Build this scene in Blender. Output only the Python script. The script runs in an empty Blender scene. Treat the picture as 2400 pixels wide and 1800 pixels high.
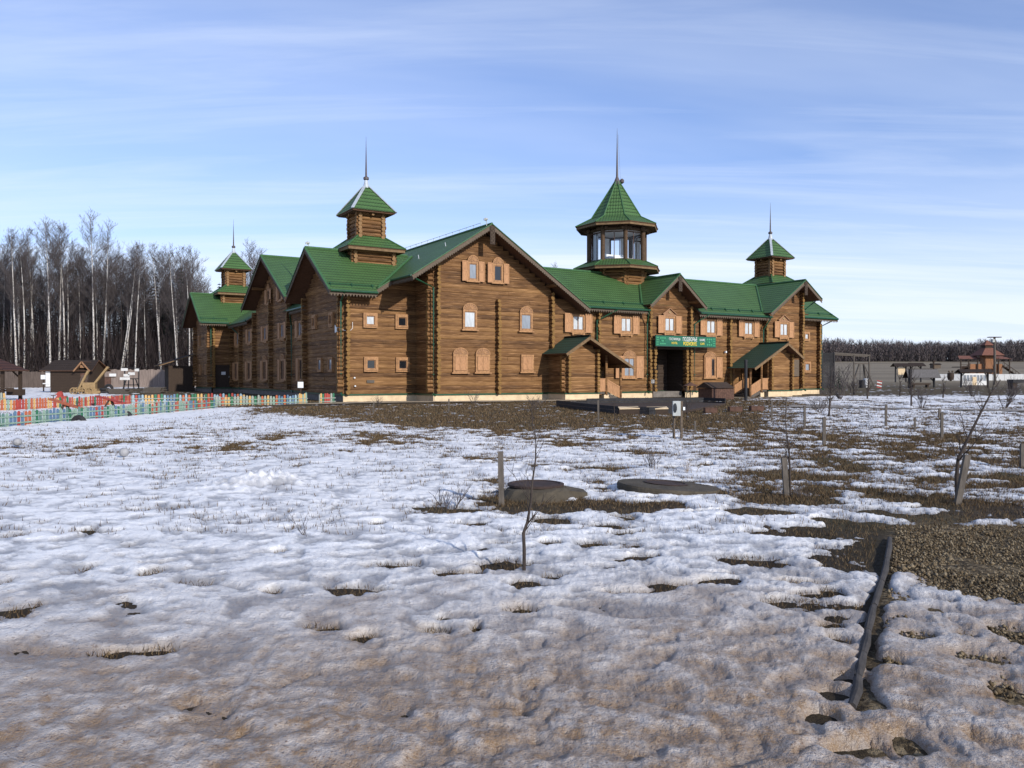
import bpy, math, random
import numpy as np
from mathutils import Vector, Matrix
R = math.radians
rnd = random.Random(11)
nrs = np.random.RandomState(5)
scn = bpy.context.scene
COL = scn.collection

# ------------------------------------------------------------------ tagging
def tag(o, label=None, cat=None, group=None, kind=None):
    if label: o['label'] = label
    if cat: o['category'] = cat
    if group: o['group'] = group
    if kind: o['kind'] = kind
    return o

def link(name, data, parent=None, loc=(0, 0, 0), rz=0.0):
    o = bpy.data.objects.new(name, data)
    COL.objects.link(o)
    if parent is not None: o.parent = parent
    o.location = loc
    o.rotation_euler = (0, 0, rz)
    return o

def thing(name, label, cat, loc=(0, 0, 0), rz=0.0, group=None):
    return tag(link(name, None, None, loc, rz), label, cat, group)

def copy_tree(o, parent=None):
    c = o.copy(); COL.objects.link(c)
    if parent is not None: c.parent = parent
    for ch in list(o.children): copy_tree(ch, c)
    return c

# ------------------------------------------------------------------ mesh builder
class MB:
    def __init__(s): s.v = []; s.f = []; s.m = []; s.uv = {}
    def face(s, idx, m=0, uv=None):
        if uv: s.uv[len(s.f)] = uv
        s.f.append(tuple(idx)); s.m.append(m)
    def add(s, pts):
        b = len(s.v); s.v.extend([tuple(p) for p in pts]); return b
    def hexa(s, P, m=0):
        b = s.add(P)
        for q in ((0, 3, 2, 1), (4, 5, 6, 7), (0, 1, 5, 4), (1, 2, 6, 5), (2, 3, 7, 6), (3, 0, 4, 7)):
            s.face([b + i for i in q], m)
    def box(s, x0, x1, y0, y1, z0, z1, m=0):
        s.hexa([(x0, y0, z0), (x1, y0, z0), (x1, y1, z0), (x0, y1, z0), (x0, y0, z1), (x1, y0, z1), (x1, y1, z1), (x0, y1, z1)], m)
    def beam(s, p0, p1, w, h, m=0, up=(0, 0, 1)):
        p0 = Vector(p0); p1 = Vector(p1); d = (p1 - p0).normalized(); u = Vector(up)
        sx = d.cross(u)
        if sx.length < 1e-4: sx = d.cross(Vector((1, 0, 0)))
        sx.normalize(); uz = sx.cross(d).normalized()
        a = sx * (w / 2); c = uz * (h / 2)
        s.hexa([p0 - a - c, p1 - a - c, p1 + a - c, p0 + a - c, p0 - a + c, p1 - a + c, p1 + a + c, p0 + a + c], m)
    def tube(s, pts, rad, n=8, m=0, mcap=None, cap=True, wob=0.0, rg=None):
        pts = [Vector(p) for p in pts]
        if not hasattr(rad, '__len__'): rad = [rad] * len(pts)
        mcap = m if mcap is None else mcap
        d0 = (pts[1] - pts[0]).normalized()
        ref = Vector((0, 0, 1)) if abs(d0.z) < .9 else Vector((1, 0, 0))
        rings = []
        for i, p in enumerate(pts):
            a = pts[max(0, i - 1)]; b = pts[min(len(pts) - 1, i + 1)]
            d = (b - a).normalized()
            sx = d.cross(ref).normalized(); sy = sx.cross(d)
            ring = []
            for k in range(n):
                t = 2 * math.pi * k / n
                r = rad[i] * (1 + (rg.uniform(-wob, wob) if rg and wob else 0))
                ring.append(p + sx * (math.cos(t) * r) + sy * (math.sin(t) * r))
            rings.append(s.add(ring))
        for i in range(len(pts) - 1):
            for k in range(n):
                k2 = (k + 1) % n
                s.face((rings[i] + k, rings[i] + k2, rings[i + 1] + k2, rings[i + 1] + k), m)
        if cap:
            s.face([rings[0] + k for k in range(n)][::-1], mcap)
            s.face([rings[-1] + k for k in range(n)], mcap)
    def prism(s, pts, vec, m=0, mside=None, mbot=None, uv=None):
        mside = m if mside is None else mside; mbot = mside if mbot is None else mbot
        n = len(pts); vec = Vector(vec)
        a = s.add(pts); b = s.add([Vector(p) + vec for p in pts])
        s.face([a + i for i in range(n)], m, uv); s.face([b + i for i in range(n)][::-1], mbot)
        for i in range(n):
            j = (i + 1) % n
            s.face((a + j, a + i, b + i, b + j), mside)
    def lathe(s, prof, n=20, m=0, c=(0, 0)):
        rings = []
        for r, z in prof:
            rings.append(s.add([(c[0] + r * math.cos(2 * math.pi * k / n), c[1] + r * math.sin(2 * math.pi * k / n), z) for k in range(n)]))
        for i in range(len(prof) - 1):
            for k in range(n):
                k2 = (k + 1) % n
                s.face((rings[i] + k, rings[i] + k2, rings[i + 1] + k2, rings[i + 1] + k), m)
        s.face([rings[-1] + k for k in range(n)], m); s.face([rings[0] + k for k in range(n)][::-1], m)
    def mesh(s, name, mats, smooth=False):
        me = bpy.data.meshes.new(name)
        me.from_pydata([tuple(v) for v in s.v], [], s.f)
        for mt in (mats if isinstance(mats, (list, tuple)) else [mats]): me.materials.append(mt)
        me.polygons.foreach_set('material_index', s.m)
        if smooth: me.polygons.foreach_set('use_smooth', [True] * len(s.f))
        if s.uv:
            l = me.uv_layers.new(name='UVMap')
            for fi, uvs in s.uv.items():
                p = me.polygons[fi]
                for k, li in enumerate(p.loop_indices): l.data[li].uv = uvs[k]
        me.update(); return me
    def build(s, name, mats, parent=None, loc=(0, 0, 0), rz=0.0, smooth=False):
        return link(name, s.mesh(name, mats, smooth), parent, loc, rz)

def np_mesh(name, V, F, mats, smooth=False, attrs=None):
    me = bpy.data.meshes.new(name)
    V = np.asarray(V, dtype=np.float32); F = np.asarray(F, dtype=np.int32)
    k = F.shape[1]
    me.vertices.add(len(V)); me.vertices.foreach_set('co', V.ravel())
    me.loops.add(F.size); me.loops.foreach_set('vertex_index', F.ravel())
    me.polygons.add(len(F)); me.polygons.foreach_set('loop_start', np.arange(0, F.size, k, dtype=np.int32))
    if smooth: me.polygons.foreach_set('use_smooth', np.ones(len(F), dtype=bool))
    for mt in (mats if isinstance(mats, (list, tuple)) else [mats]): me.materials.append(mt)
    for an, av in (attrs or {}).items():
        at = me.attributes.new(an, 'FLOAT', 'POINT'); at.data.foreach_set('value', np.asarray(av, dtype=np.float32))
    me.update(calc_edges=True); return me

# ------------------------------------------------------------------ noise (numpy)
_perm = np.random.RandomState(3).permutation(256).astype(np.int64)
_perm = np.concatenate([_perm, _perm])
_ga = np.random.RandomState(4).uniform(0, 2 * np.pi, 256)
_gx, _gy = np.cos(_ga), np.sin(_ga)
def perlin(x, y):
    xi = np.floor(x).astype(np.int64); yi = np.floor(y).astype(np.int64)
    xf = x - xi; yf = y - yi
    xi &= 255; yi &= 255
    u = xf * xf * xf * (xf * (xf * 6 - 15) + 10); v = yf * yf * yf * (yf * (yf * 6 - 15) + 10)
    def g(ix, iy, dx, dy):
        h = _perm[(_perm[ix & 255] + iy) & 255]
        return _gx[h] * dx + _gy[h] * dy
    a = g(xi, yi, xf, yf); b = g(xi + 1, yi, xf - 1, yf)
    c = g(xi, yi + 1, xf, yf - 1); d = g(xi + 1, yi + 1, xf - 1, yf - 1)
    return 1.5 * (a + u * (b - a) + v * ((c + u * (d - c)) - (a + u * (b - a))))
def fbm(x, y, o=4, g=.5):
    r = 0; a = 1.0
    for i in range(o):
        r = r + a * perlin(x + 17.3 * i, y - 9.1 * i); x = x * 2.03; y = y * 2.03; a *= g
    return r
def sstep(a, b, x):
    t = np.clip((x - a) / (b - a), 0, 1); return t * t * (3 - 2 * t)

# ------------------------------------------------------------------ materials
class NT:
    def __init__(s, name):
        s.mat = bpy.data.materials.new(name); s.mat.use_nodes = True
        s.nt = s.mat.node_tree; s.N = s.nt.nodes; s.L = s.nt.links
        s.N.clear()
        s.out = s.N.new('ShaderNodeOutputMaterial'); s.p = s.N.new('ShaderNodeBsdfPrincipled')
        s.L.new(s.p.outputs[0], s.out.inputs[0])
    def n(s, t, **kw):
        x = s.N.new(t)
        for k, v in kw.items(): setattr(x, k, v)
        return x
    def l(s, a, b): s.L.new(a, b)
    def coord(s, out='Object', scale=(1, 1, 1)):
        t = s.n('ShaderNodeTexCoord'); m = s.n('ShaderNodeMapping')
        m.inputs['Scale'].default_value = scale
        s.l(t.outputs[out], m.inputs[0]); return m.outputs[0]
    def noise(s, vec, scale=5, detail=4, rough=.55, dist=0):
        n = s.n('ShaderNodeTexNoise'); n.inputs['Scale'].default_value = scale; n.inputs['Detail'].default_value = detail
        n.inputs['Roughness'].default_value = rough; n.inputs['Distortion'].default_value = dist
        if vec is not None: s.l(vec, n.inputs['Vector'])
        return n.outputs[0]
    def ramp(s, fac, stops, interp='LINEAR'):
        r = s.n('ShaderNodeValToRGB'); r.color_ramp.interpolation = interp
        e = r.color_ramp.elements
        while len(e) < len(stops): e.new(.5)
        for el, (p, c) in zip(e, stops):
            el.position = p; el.color = (c[0], c[1], c[2], 1) if hasattr(c, '__len__') else (c, c, c, 1)
        s.l(fac, r.inputs[0]); return r.outputs[0]
    def mix(s, fac, a, b, mode='MIX'):
        m = s.n('ShaderNodeMix', data_type='RGBA', blend_type=mode)
        for sock, val in ((m.inputs[0], fac), (m.inputs[6], a), (m.inputs[7], b)):
            if hasattr(val, 'default_value') or hasattr(val, 'is_linked'): s.l(val, sock)
            elif hasattr(val, '__len__'): sock.default_value = (val[0], val[1], val[2], 1)
            else: sock.default_value = val
        return m.outputs[2]
    def math(s, op, a, b=None, c=None):
        m = s.n('ShaderNodeMath', operation=op)
        for i, val in enumerate((a, b, c)):
            if val is None: continue
            if hasattr(val, 'is_linked'): s.l(val, m.inputs[i])
            else: m.inputs[i].default_value = val
        return m.outputs[0]
    def bump(s, h, strength=.5, dist=.02):
        b = s.n('ShaderNodeBump'); b.inputs['Strength'].default_value = strength; b.inputs['Distance'].default_value = dist
        s.l(h, b.inputs['Height']); s.l(b.outputs[0], s.p.inputs['Normal'])
    def fin(s, col, rough=.7, metal=0, spec=.5):
        if hasattr(col, 'is_linked'): s.l(col, s.p.inputs['Base Color'])
        else: s.p.inputs['Base Color'].default_value = (col[0], col[1], col[2], 1)
        if hasattr(rough, 'is_linked'): s.l(rough, s.p.inputs['Roughness'])
        else: s.p.inputs['Roughness'].default_value = rough
        s.p.inputs['Metallic'].default_value = metal
        s.p.inputs['Specular IOR Level'].default_value = spec
        return s.mat

def varied(name, col, rough=.75, amp=.35, scale=6, bump=.3, stretch=(1, 1, 1), dist=.02, spec=.3):
    t = NT(name); v = t.coord('Object', stretch)
    f = t.noise(v, scale, 5, .6)
    lo = [c * (1 - amp) for c in col]; hi = [min(1, c * (1 + amp)) for c in col]
    c = t.ramp(f, [(.3, lo), (.7, hi)])
    if bump: t.bump(t.noise(v, scale * 3, 4, .6), bump, dist)
    return t.fin(c, rough, 0, spec)

def log_material(name, dark, midc, light, z0=.46, D=.27):
    t = NT(name)
    tc = t.n('ShaderNodeTexCoord'); sep = t.n('ShaderNodeSeparateXYZ'); t.l(tc.outputs['Object'], sep.inputs[0])
    row = t.math('FLOOR', t.math('DIVIDE', t.math('SUBTRACT', sep.outputs[2], z0), D))
    wn = t.n('ShaderNodeTexWhiteNoise', noise_dimensions='1D'); t.l(row, wn.inputs['W'])
    v = t.n('ShaderNodeMapping'); v.inputs['Scale'].default_value = (.9, .9, 16); t.l(tc.outputs['Object'], v.inputs[0])
    a = t.noise(v.outputs[0], 1.6, 6, .65, .4)
    v2 = t.n('ShaderNodeMapping'); v2.inputs['Scale'].default_value = (.35, .35, 1.3); t.l(tc.outputs['Object'], v2.inputs[0])
    b = t.noise(v2.outputs[0], 1.5, 4, .6)
    k = t.math('ADD', t.math('MULTIPLY', a, .62), t.math('ADD', t.math('MULTIPLY', b, .38), t.math('MULTIPLY', t.math('SUBTRACT', wn.outputs[0], .5), .22)))
    c = t.ramp(k, [(.33, dark), (.5, midc), (.68, light)])
    v3 = t.n('ShaderNodeMapping'); v3.inputs['Scale'].default_value = (.5, .5, 42); t.l(tc.outputs['Object'], v3.inputs[0])
    cr = t.noise(v3.outputs[0], 1.4, 3, .5, .2)
    c = t.mix(t.ramp(cr, [(.60, 0), (.66, .75)]), c, [min(1, x * 2.2 + .05) for x in light])
    c = t.mix(t.ramp(cr, [(.29, .45), (.36, 0)]), c, [x * .35 for x in dark])
    t.bump(a, .5, .02)
    return t.fin(c, .72, 0, .25)

def roof_material(name, col, step=.35, wave=.21, rough=.38):
    t = NT(name); tc = t.n('ShaderNodeTexCoord'); sep = t.n('ShaderNodeSeparateXYZ'); t.l(tc.outputs['UV'], sep.inputs[0])
    w = t.math('SINE', t.math('MULTIPLY', sep.outputs[0], 2 * math.pi / wave))
    fr = t.math('FRACT', t.math('DIVIDE', t.math('ADD', sep.outputs[1], t.math('MULTIPLY', w, .02)), step))
    h = t.math('ADD', t.math('MULTIPLY', w, .3), t.math('MULTIPLY', t.math('POWER', t.math('SUBTRACT', 1, fr), 1.6), 1.0))
    edge = t.ramp(fr, [(.0, .15), (.28, .92), (.85, 1.10), (1.0, .7)])  # shadow under each course overlap, painted into the tile colour
    nz = t.noise(t.coord('Object'), .9, 5, .6)
    nz2 = t.noise(t.coord('Object'), 14, 3, .6)
    c = t.mix(1.0, t.ramp(nz, [(.3, [x * .86 for x in col]), (.7, [x * 1.12 for x in col])]), edge, 'MULTIPLY')
    c = t.mix(t.ramp(nz2, [(.62, 0), (.8, .25)]), c, (.12, .13, .10))
    t.bump(h, 1.0, .045)
    return t.fin(c, rough, 0, .28)

M = {}
M['log'] = log_material('weathered_log', (.060, .028, .011), (.132, .063, .022), (.222, .118, .044))
M['log_end'] = varied('ochre_log_end', (.175, .095, .026), .75, .35, 9)
M['log_pale'] = varied('pale_log', (.20, .115, .05), .75, .3, 5, stretch=(1, 1, 9))
M['roof'] = roof_material('green_metal_tile', (.056, .118, .038), rough=.55)
M['roof_dark'] = roof_material('dark_green_metal_tile', (.018, .052, .036), rough=.6)
M['soffit'] = varied('brown_soffit_boards', (.10, .050, .028), .8, .35, 4, stretch=(1, 6, 6))
M['barge'] = varied('weathered_bargeboard', (.105, .080, .058), .85, .35, 6, stretch=(2, 2, 6))
M['fascia'] = varied('fascia_wood', (.15, .095, .048), .8, .3, 5)
M['green'] = varied('green_painted_metal', (.010, .060, .028), .35, .2, 4, bump=0, spec=.5)
M['cap'] = varied('green_roof_cap', (.040, .105, .040), .5, .2, 4, bump=0, spec=.3)
M['dark_col'] = varied('dark_log_column', (.070, .042, .024), .8, .3, 6)
M['zinc'] = varied('zinc_flashing', (.36, .40, .44), .4, .2, 5, bump=.1, spec=.5)
M['spire'] = varied('spire_metal', (.075, .062, .062), .5, .25, 6, bump=.1)
M['frame'] = varied('orange_wood_trim', (.31, .165, .074), .65, .32, 7, stretch=(1, 1, 1))
M['shutter'] = varied('larch_shutter_boards', (.36, .19, .092), .65, .36, 5, stretch=(7, 7, .7))
M['carved'] = varied('carved_brown_wood', (.24, .13, .068), .7, .3, 8)
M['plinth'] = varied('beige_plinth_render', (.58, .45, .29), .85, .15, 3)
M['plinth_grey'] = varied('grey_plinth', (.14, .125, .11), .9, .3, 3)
M['darkwood'] = varied('dark_stained_wood', (.040, .026, .018), .8, .4, 5, stretch=(1, 1, 8))
M['greywood'] = varied('grey_weathered_wood', (.095, .082, .070), .9, .35, 6, stretch=(5, 5, 1))
M['blackwood'] = varied('black_wood', (.018, .018, .021), .7, .4, 6)
M['rust'] = varied('rusty_brown_metal', (.085, .045, .032), .8, .4, 6)
def glass_mat(name, col, rough=.08):
    t = NT(name); return t.fin(t.ramp(t.noise(t.coord('Object', (3, 3, .6)), 3, 3), [(.35, [c * .75 for c in col]), (.65, col)]), rough, 0, .8)
M['pane_pale'] = glass_mat('curtained_pane', (.50, .53, .55))
M['pane_grey'] = glass_mat('grey_pane', (.24, .27, .31))
M['pane_dark'] = glass_mat('dark_pane', (.012, .014, .018))
t = NT('tower_glass'); t.p.inputs['Transmission Weight'].default_value = .0
gl = t.n('ShaderNodeBsdfGlossy'); gl.inputs['Roughness'].default_value = .03
tr = t.n('ShaderNodeBsdfTransparent'); tr.inputs[0].default_value = (.95, .97, .99, 1)
mx = t.n('ShaderNodeMixShader'); fz = t.n('ShaderNodeFresnel'); fz.inputs[0].default_value = 1.4
t.l(fz.outputs[0], mx.inputs[0]); t.l(tr.outputs[0], mx.inputs[1]); t.l(gl.outputs[0], mx.inputs[2]); t.l(mx.outputs[0], t.out.inputs[0])
M['tower_glass'] = t.mat
M['white'] = varied('white_paint', (.60, .60, .59), .6, .12, 5)
M['concrete'] = varied('old_concrete', (.060, .050, .036), .95, .35, 5, bump=.6)
M['rubber'] = varied('black_rubber', (.02, .02, .022), .8, .3, 5)
M['sign'] = varied('sign_green', (.012, .105, .062), .5, .1, 3, bump=0)
M['sign_light'] = varied('sign_light_green', (.05, .27, .13), .5, .1, 3, bump=0)
M['yellow'] = varied('yellow_letter', (.75, .55, .05), .5, .05, 3, bump=0)
M['lamp_white'] = varied('white_plastic', (.70, .72, .73), .4, .08, 3, bump=0)
M['grey_metal'] = varied('grey_painted_metal', (.36, .38, .37), .45, .15, 4, bump=.05)
M['bark'] = varied('dark_bark', (.045, .035, .030), .9, .4, 12)
M['ochre'] = varied('yellow_pine', (.25, .17, .085), .8, .3, 6, stretch=(1, 1, 4))
M['twig'] = varied('twig_bark', (.070, .059, .058), .9, .3, 3, bump=0)
t = NT('birch_bark'); v = t.coord('Object', (3, 3, 7))
f = t.noise(v, 1.2, 4, .6); g = t.noise(t.coord('Object', (1, 1, .25)), .8, 2)
M['birch'] = t.fin(t.mix(t.ramp(f, [(.54, 0), (.60, 1)]), t.ramp(g, [(.35, (.36, .33, .30)), (.65, (.58, .56, .53))]), (.035, .03, .028)), .8)
t = NT('spruce_needles'); f = t.noise(t.coord('Object'), 3, 4)
M['spruce'] = t.fin(t.ramp(f, [(.3, (.008, .016, .010)), (.7, (.022, .042, .024))]), .8)
# ================================================================== THE LOG HOTEL (local axes: x along the front, y away from the front)
LD = .27
HX, HY, HR = -10.5, 50.7, R(31.5)
hotel = thing('log_hotel', 'long two-storey brown log hotel with green tiled roofs and spired towers', 'hotel', (HX, HY, 0), HR)

def log_wall(mb, axis, const, a0, a1, z0, top, nrm, cuts=(), jit=True):
    z = z0; top = top if callable(top) else (lambda a, t=top: t)
    while True:
        zc = z + LD / 2
        xs = [a0 + (a1 - a0) * i / 120 for i in range(121)]
        ok = [x for x in xs if top(x) >= zc + .07]
        if not ok or zc > 20: break
        iv = [(min(ok), max(ok))]
        for (c0, c1, cz0, cz1) in cuts:
            if cz0 < zc < cz1:
                nv = []
                for p, q in iv:
                    if c0 > p: nv.append((p, min(q, c0)))
                    if c1 < q: nv.append((max(p, c1), q))
                iv = [x for x in nv if x[1] - x[0] > .02]
        for p, q in iv:
            x = p
            while x < q - 1e-4:
                e = x + rnd.uniform(2.2, 4.5)
                if e > q - .8: e = q
                dep = .075 + rnd.uniform(-.018, .018); dz = rnd.uniform(-.012, .012)
                pr = []
                for k in range(7):
                    an = -math.pi / 2 + math.pi * k / 6
                    pr.append((dep * max(0, math.cos(an)) ** .45, dz + (LD / 2 + .016) * math.sin(an)))
                ends = []
                for xe in (x, e):
                    ring = []
                    for o, h in pr:
                        c = const + nrm * o
                        ring.append((xe, c, zc + h) if axis == 'u' else (c, xe, zc + h))
                    ends.append(mb.add(ring))
                for k in range(6):
                    mb.face((ends[0] + k, ends[1] + k, ends[1] + k + 1, ends[0] + k + 1), 0)
                mb.face([ends[0] + k for k in range(7)], 0); mb.face([ends[1] + k for k in range(7)][::-1], 0)
                x = e
        z += LD

def wall(name, *a, **k):
    mb = MB(); log_wall(mb, *a, **k); return mb.build(name, [M['log'], M['log_end']], hotel)

def log_corner(u, v, z0, z1, axis, nrm, L=.42, r=.14):
    # the stacked round ends of crossing logs sticking out of a wall
    mb = MB(); z = z0
    while z + LD * .6 < z1:
        rr = r + rnd.uniform(-.03, .012); zc = z + LD / 2 + rnd.uniform(-.012, .012); o = rnd.uniform(-.02, .02); l = L + rnd.uniform(-.04, .04)
        if axis == 'v': p0, p1 = (u + o, v, zc), (u + o, v + nrm * l, zc)
        else: p0, p1 = (u, v + o, zc), (u + nrm * l, v + o, zc)
        mb.tube([p0, p1], rr, 10, 0, 1); z += LD
    return mb.build('log_corner', [M['log'], M['log_end']], hotel)

# -------- roof heights
zA = lambda v: 10.05 - .65 * abs(v - 3.8)            # corner blocks, ridge along u
zM = lambda u: 11.3 - .645 * abs(u - 8.4)            # big front gable
zW = lambda v: 9.62 - .65 * abs(v - 1.4)             # front wing
zS = lambda u: 9.17 - .83 * abs(u - 24.55)           # gable above the sign
zG = lambda u: 9.6 - (.69 if u < 38.6 else .71) * abs(u - 38.6)
zL = lambda u: 9.9 - .65 * abs(u - 5.3)              # left wing
zN = lambda v: 11.6 - .57 * abs(v - 19.5)            # big left gable
zB = lambda v: 10.05 - .65 * abs(v - 38.8)           # rear block
T = .16
P0 = .46
VF = -2.65; UL = 1.1
# -------- walls
wall('wall', 'u', 0, 0, 4.94, P0, lambda u: max(zA(0), zM(u)) - T, -1)
wall('wall', 'v', 0, 0, 7.6, P0, lambda v: zA(v) - T, -1)
wall('wall', 'u', 7.6, 0, 1.2, P0, 7.2, 1)
wall('wall', 'v', 4.94, VF, 0, P0, zM(4.94) - T, -1)
wall('wall', 'u', VF, 4.94, 13.8, P0, lambda u: zM(u) - T, -1)
wall('wall', 'u', VF, 13.8, 22.4, P0, lambda u: min(zM(u) - T, 6.95) if u < 16.4 else 6.95, -1)
wall('wall', 'u', VF, 22.4, 26.7, P0, lambda u: zS(u) - T, -1, cuts=[(22.9, 26.2, 0, 3.95)])
wall('wall', 'u', VF, 26.7, 34.9, P0, 6.95, -1)
wall('wall', 'u', VF, 34.9, 39.5, P0, lambda u: zG(u) - T, -1)
wall('wall', 'v', 39.5, VF, 0, P0, zG(39.5) - T, 1)
wall('wall', 'u', 0, 39.5, 45.2, P0, zA(0) - T, -1)
wall('wall', 'v', 45.2, 0, 7.6, P0, lambda v: zA(v) - T, 1)
wall('wall', 'v', UL, 7.6, 15.1, P0, 7.05, -1)
wall('wall', 'v', UL, 15.1, 25.9, P0, lambda v: zN(v) - T, -1)
wall('wall', 'v', UL, 25.9, 35, P0, 7.05, -1)
wall('wall', 'u', 35, -1, UL, P0, zB(35) - T, -1, cuts=[(-.55, .75, 0, 2.6)])
wall('wall', 'v', -1, 35, 42.6, P0, lambda v: zB(v) - T, -1)
# passage under the sign
mb = MB(); log_wall(mb, 'u', -.7, 22.9, 26.2, P0, 3.9, -1); log_wall(mb, 'v', 22.9, VF, -.7, P0, 3.9, 1); log_wall(mb, 'v', 26.2, VF, -.7, P0, 3.9, -1)
mb.box(22.85, 26.25, VF + .02, -.65, 3.9, 4.0, 0)
mb.build('passage', [M['darkwood']], hotel)
mb = MB(); mb.box(22.9, 26.2, VF + .3, -.7, .02, P0, 0); mb.build('passage_floor', M['plinth_grey'], hotel)
# closing walls never seen from the front
mb = MB(); mb.box(8, 44, 5.3, 5.45, 0, 7.0); mb.box(9.4, 9.55, 8, 36, 0, 7.2); mb.box(0, 8, 42.5, 42.6, 0, 6.9); mb.box(8, 8.1, 35, 42.6, 0, 9); mb.box(39.5, 45.2, 7.5, 7.6, 0, 7.2)
mb.build('rear_wall', M['log'], hotel)
# -------- plinth
pl = MB(); dr = MB()
def plinth(axis, c, a0, a1, nrm, m=0, ztop=P0):
    o0, o1 = sorted((c + nrm * .02, c + nrm * .10))
    f0, f1 = sorted((c + nrm * .02, c + nrm * .17))
    if axis == 'u':
        pl.box(a0, a1, o0, o1, -.4, ztop - .06, m); dr.box(a0, a1, f0, f1, ztop - .06, ztop + .03)
    else:
        pl.box(o0, o1, a0, a1, -.4, ztop - .06, m); dr.box(f0, f1, a0, a1, ztop - .06, ztop + .03)
plinth('u', 0, -.1, 4.84, -1); plinth('v', 4.94, VF - .1, .0, -1); plinth('u', VF, 4.94, 22.9, -1); plinth('u', VF, 26.2, 39.6, -1)
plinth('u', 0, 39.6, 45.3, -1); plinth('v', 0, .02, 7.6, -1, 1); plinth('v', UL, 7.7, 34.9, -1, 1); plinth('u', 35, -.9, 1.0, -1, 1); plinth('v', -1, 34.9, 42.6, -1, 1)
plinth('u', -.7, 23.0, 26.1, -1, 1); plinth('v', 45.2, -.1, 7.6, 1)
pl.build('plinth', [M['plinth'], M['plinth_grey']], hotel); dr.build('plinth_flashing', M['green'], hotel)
# -------- log corners
for (u, v, z1, ax, n) in [(.14, 0, 6.9, 'v', -1), (5.08, VF, 8.6, 'v', -1), (9.5, VF, 6.75, 'v', -1), (13.75, VF, 7.5, 'v', -1), (17.75, VF, 6.5, 'v', -1),
                          (22.5, VF, 6.9, 'v', -1), (26.55, VF, 7.0, 'v', -1), (26.15, VF, 3.9, 'v', -1), (22.95, VF, 3.9, 'v', -1), (30.8, VF, 6.7, 'v', -1), (34.95, VF, 6.8, 'v', -1), (39.4, VF, 8.6, 'v', -1),
                          (45.05, 0, 6.9, 'v', -1), (-.86, 35, 6.9, 'v', -1)]:
    log_corner(u, v, P0 + LD * .5 if z1 > 7.2 else P0, z1, ax, n)
for (u, v, z1) in [(0, .14, 6.9), (0, 7.4, 7.2), (UL, 15.1, 8.6), (UL, 20.4, 8.2), (UL, 25.9, 7.4), (UL, 31.1, 6.9), (UL, 34.8, 6.7), (-1, 35.14, 6.9), (-1, 42.4, 6.9), (4.94, -2.5, 8.5)]:
    log_corner(u, v, P0 + LD * .5, z1, 'u', -1)
log_corner(45.2, .14, P0 + LD * .5, 6.9, 'u', 1)

# -------- roofs
def roof(pts, mats=('roof', 'soffit'), th=.13, parent=None, name='roof', mb=None):
    P = [Vector(p) for p in pts]
    n = Vector((0, 0, 0))
    for i in range(len(P)):
        a, b = P[i], P[(i + 1) % len(P)]
        n += Vector(((a.y - b.y) * (a.z + b.z), (a.z - b.z) * (a.x + b.x), (a.x - b.x) * (a.y + b.y)))
    n.normalize()
    if n.z < 0: P.reverse(); n = -n
    eu = Vector((0, 0, 1)).cross(n)
    eu = eu.normalized() if eu.length > 1e-5 else Vector((1, 0, 0)); ev = n.cross(eu)
    uv = [(p.dot(eu), p.dot(ev)) for p in P]
    own = mb is None; mb = mb or MB()
    mb.prism(P, -n * th, 0, 1, 1, uv)
    if own: return mb.build(name, [M[x] for x in mats], parent or hotel)
def Z(f, *uvs, ax=1): return [(u, v, f(v if ax else u)) for u, v in uvs]
roof(Z(zA, (-1.25, -1.1), (1.75, -1.1), (1.95, -.70), (6.4, 3.75), (6.4, 3.8), (-1.25, 3.8)))
roof(Z(zA, (-1.25, 3.8), (6.4, 3.8), (6.4, 8.7), (-1.25, 8.7)))
roof(Z(zM, (2.89, -3.9), (8.4, -3.9), (8.4, 12), (1.9, 12), (1.9, -.75), (2.89, -.75), ax=0))
roof(Z(zM, (8.4, -3.9), (16.2, -3.9), (16.2, -2.2), (8.4, 12), ax=0))
roof(Z(zW, (15.9, -3.45), (22.0, -3.45), (22.0, -2.72), (27.05, -2.72), (27.05, -3.45), (35.0, -3.45), (35.0, -2.72), (40.5, -2.72), (40.5, 1.4), (10.9, 1.4)))
roof(Z(zW, (10.9, 1.4), (40.5, 1.4), (40.5, 6.2), (10.9, 6.2)))
roof(Z(zS, (21.75, -3.85), (24.55, -3.85), (24.55, .78), (21.75, -2.82), ax=0))
roof(Z(zS, (24.55, -3.85), (27.3, -3.85), (27.3, -2.82), (24.55, .78), ax=0))
roof(Z(zG, (34.45, -3.85), (38.6, -3.85), (38.6, 1.45), (34.45, -2.95), ax=0))
roof(Z(zG, (38.6, -3.85), (40.7, -3.85), (40.7, 1.4), (38.6, 1.4), ax=0))
roof(Z(zA, (39.8, -1.1), (46.5, -1.1), (46.5, 3.8), (39.8, 3.8)))
roof(Z(zA, (39.8, 3.8), (46.5, 3.8), (46.5, 8.7), (39.8, 8.7)))
roof(Z(zL, (.3, 8.0), (.3, 14.9), (1.0, 14.9), (1.0, 26.1), (.3, 26.1), (.3, 35.0), (5.3, 35.0), (5.3, 8.0), ax=0))
roof(Z(zL, (5.3, 8.0), (5.3, 35), (10.3, 35), (10.3, 8), ax=0))
roof(Z(zN, (-.1, 12.5), (9, 12.5), (9, 19.5), (-.1, 19.5)))
roof(Z(zN, (-.1, 19.5), (9, 19.5), (9, 26.4), (-.1, 26.4)))
roof(Z(zB, (-2.25, 33.9), (8, 33.9), (8, 38.8), (-2.25, 38.8)))
roof(Z(zB, (-2.25, 38.8), (8, 38.8), (8, 43.7), (-2.25, 43.7)))
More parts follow.
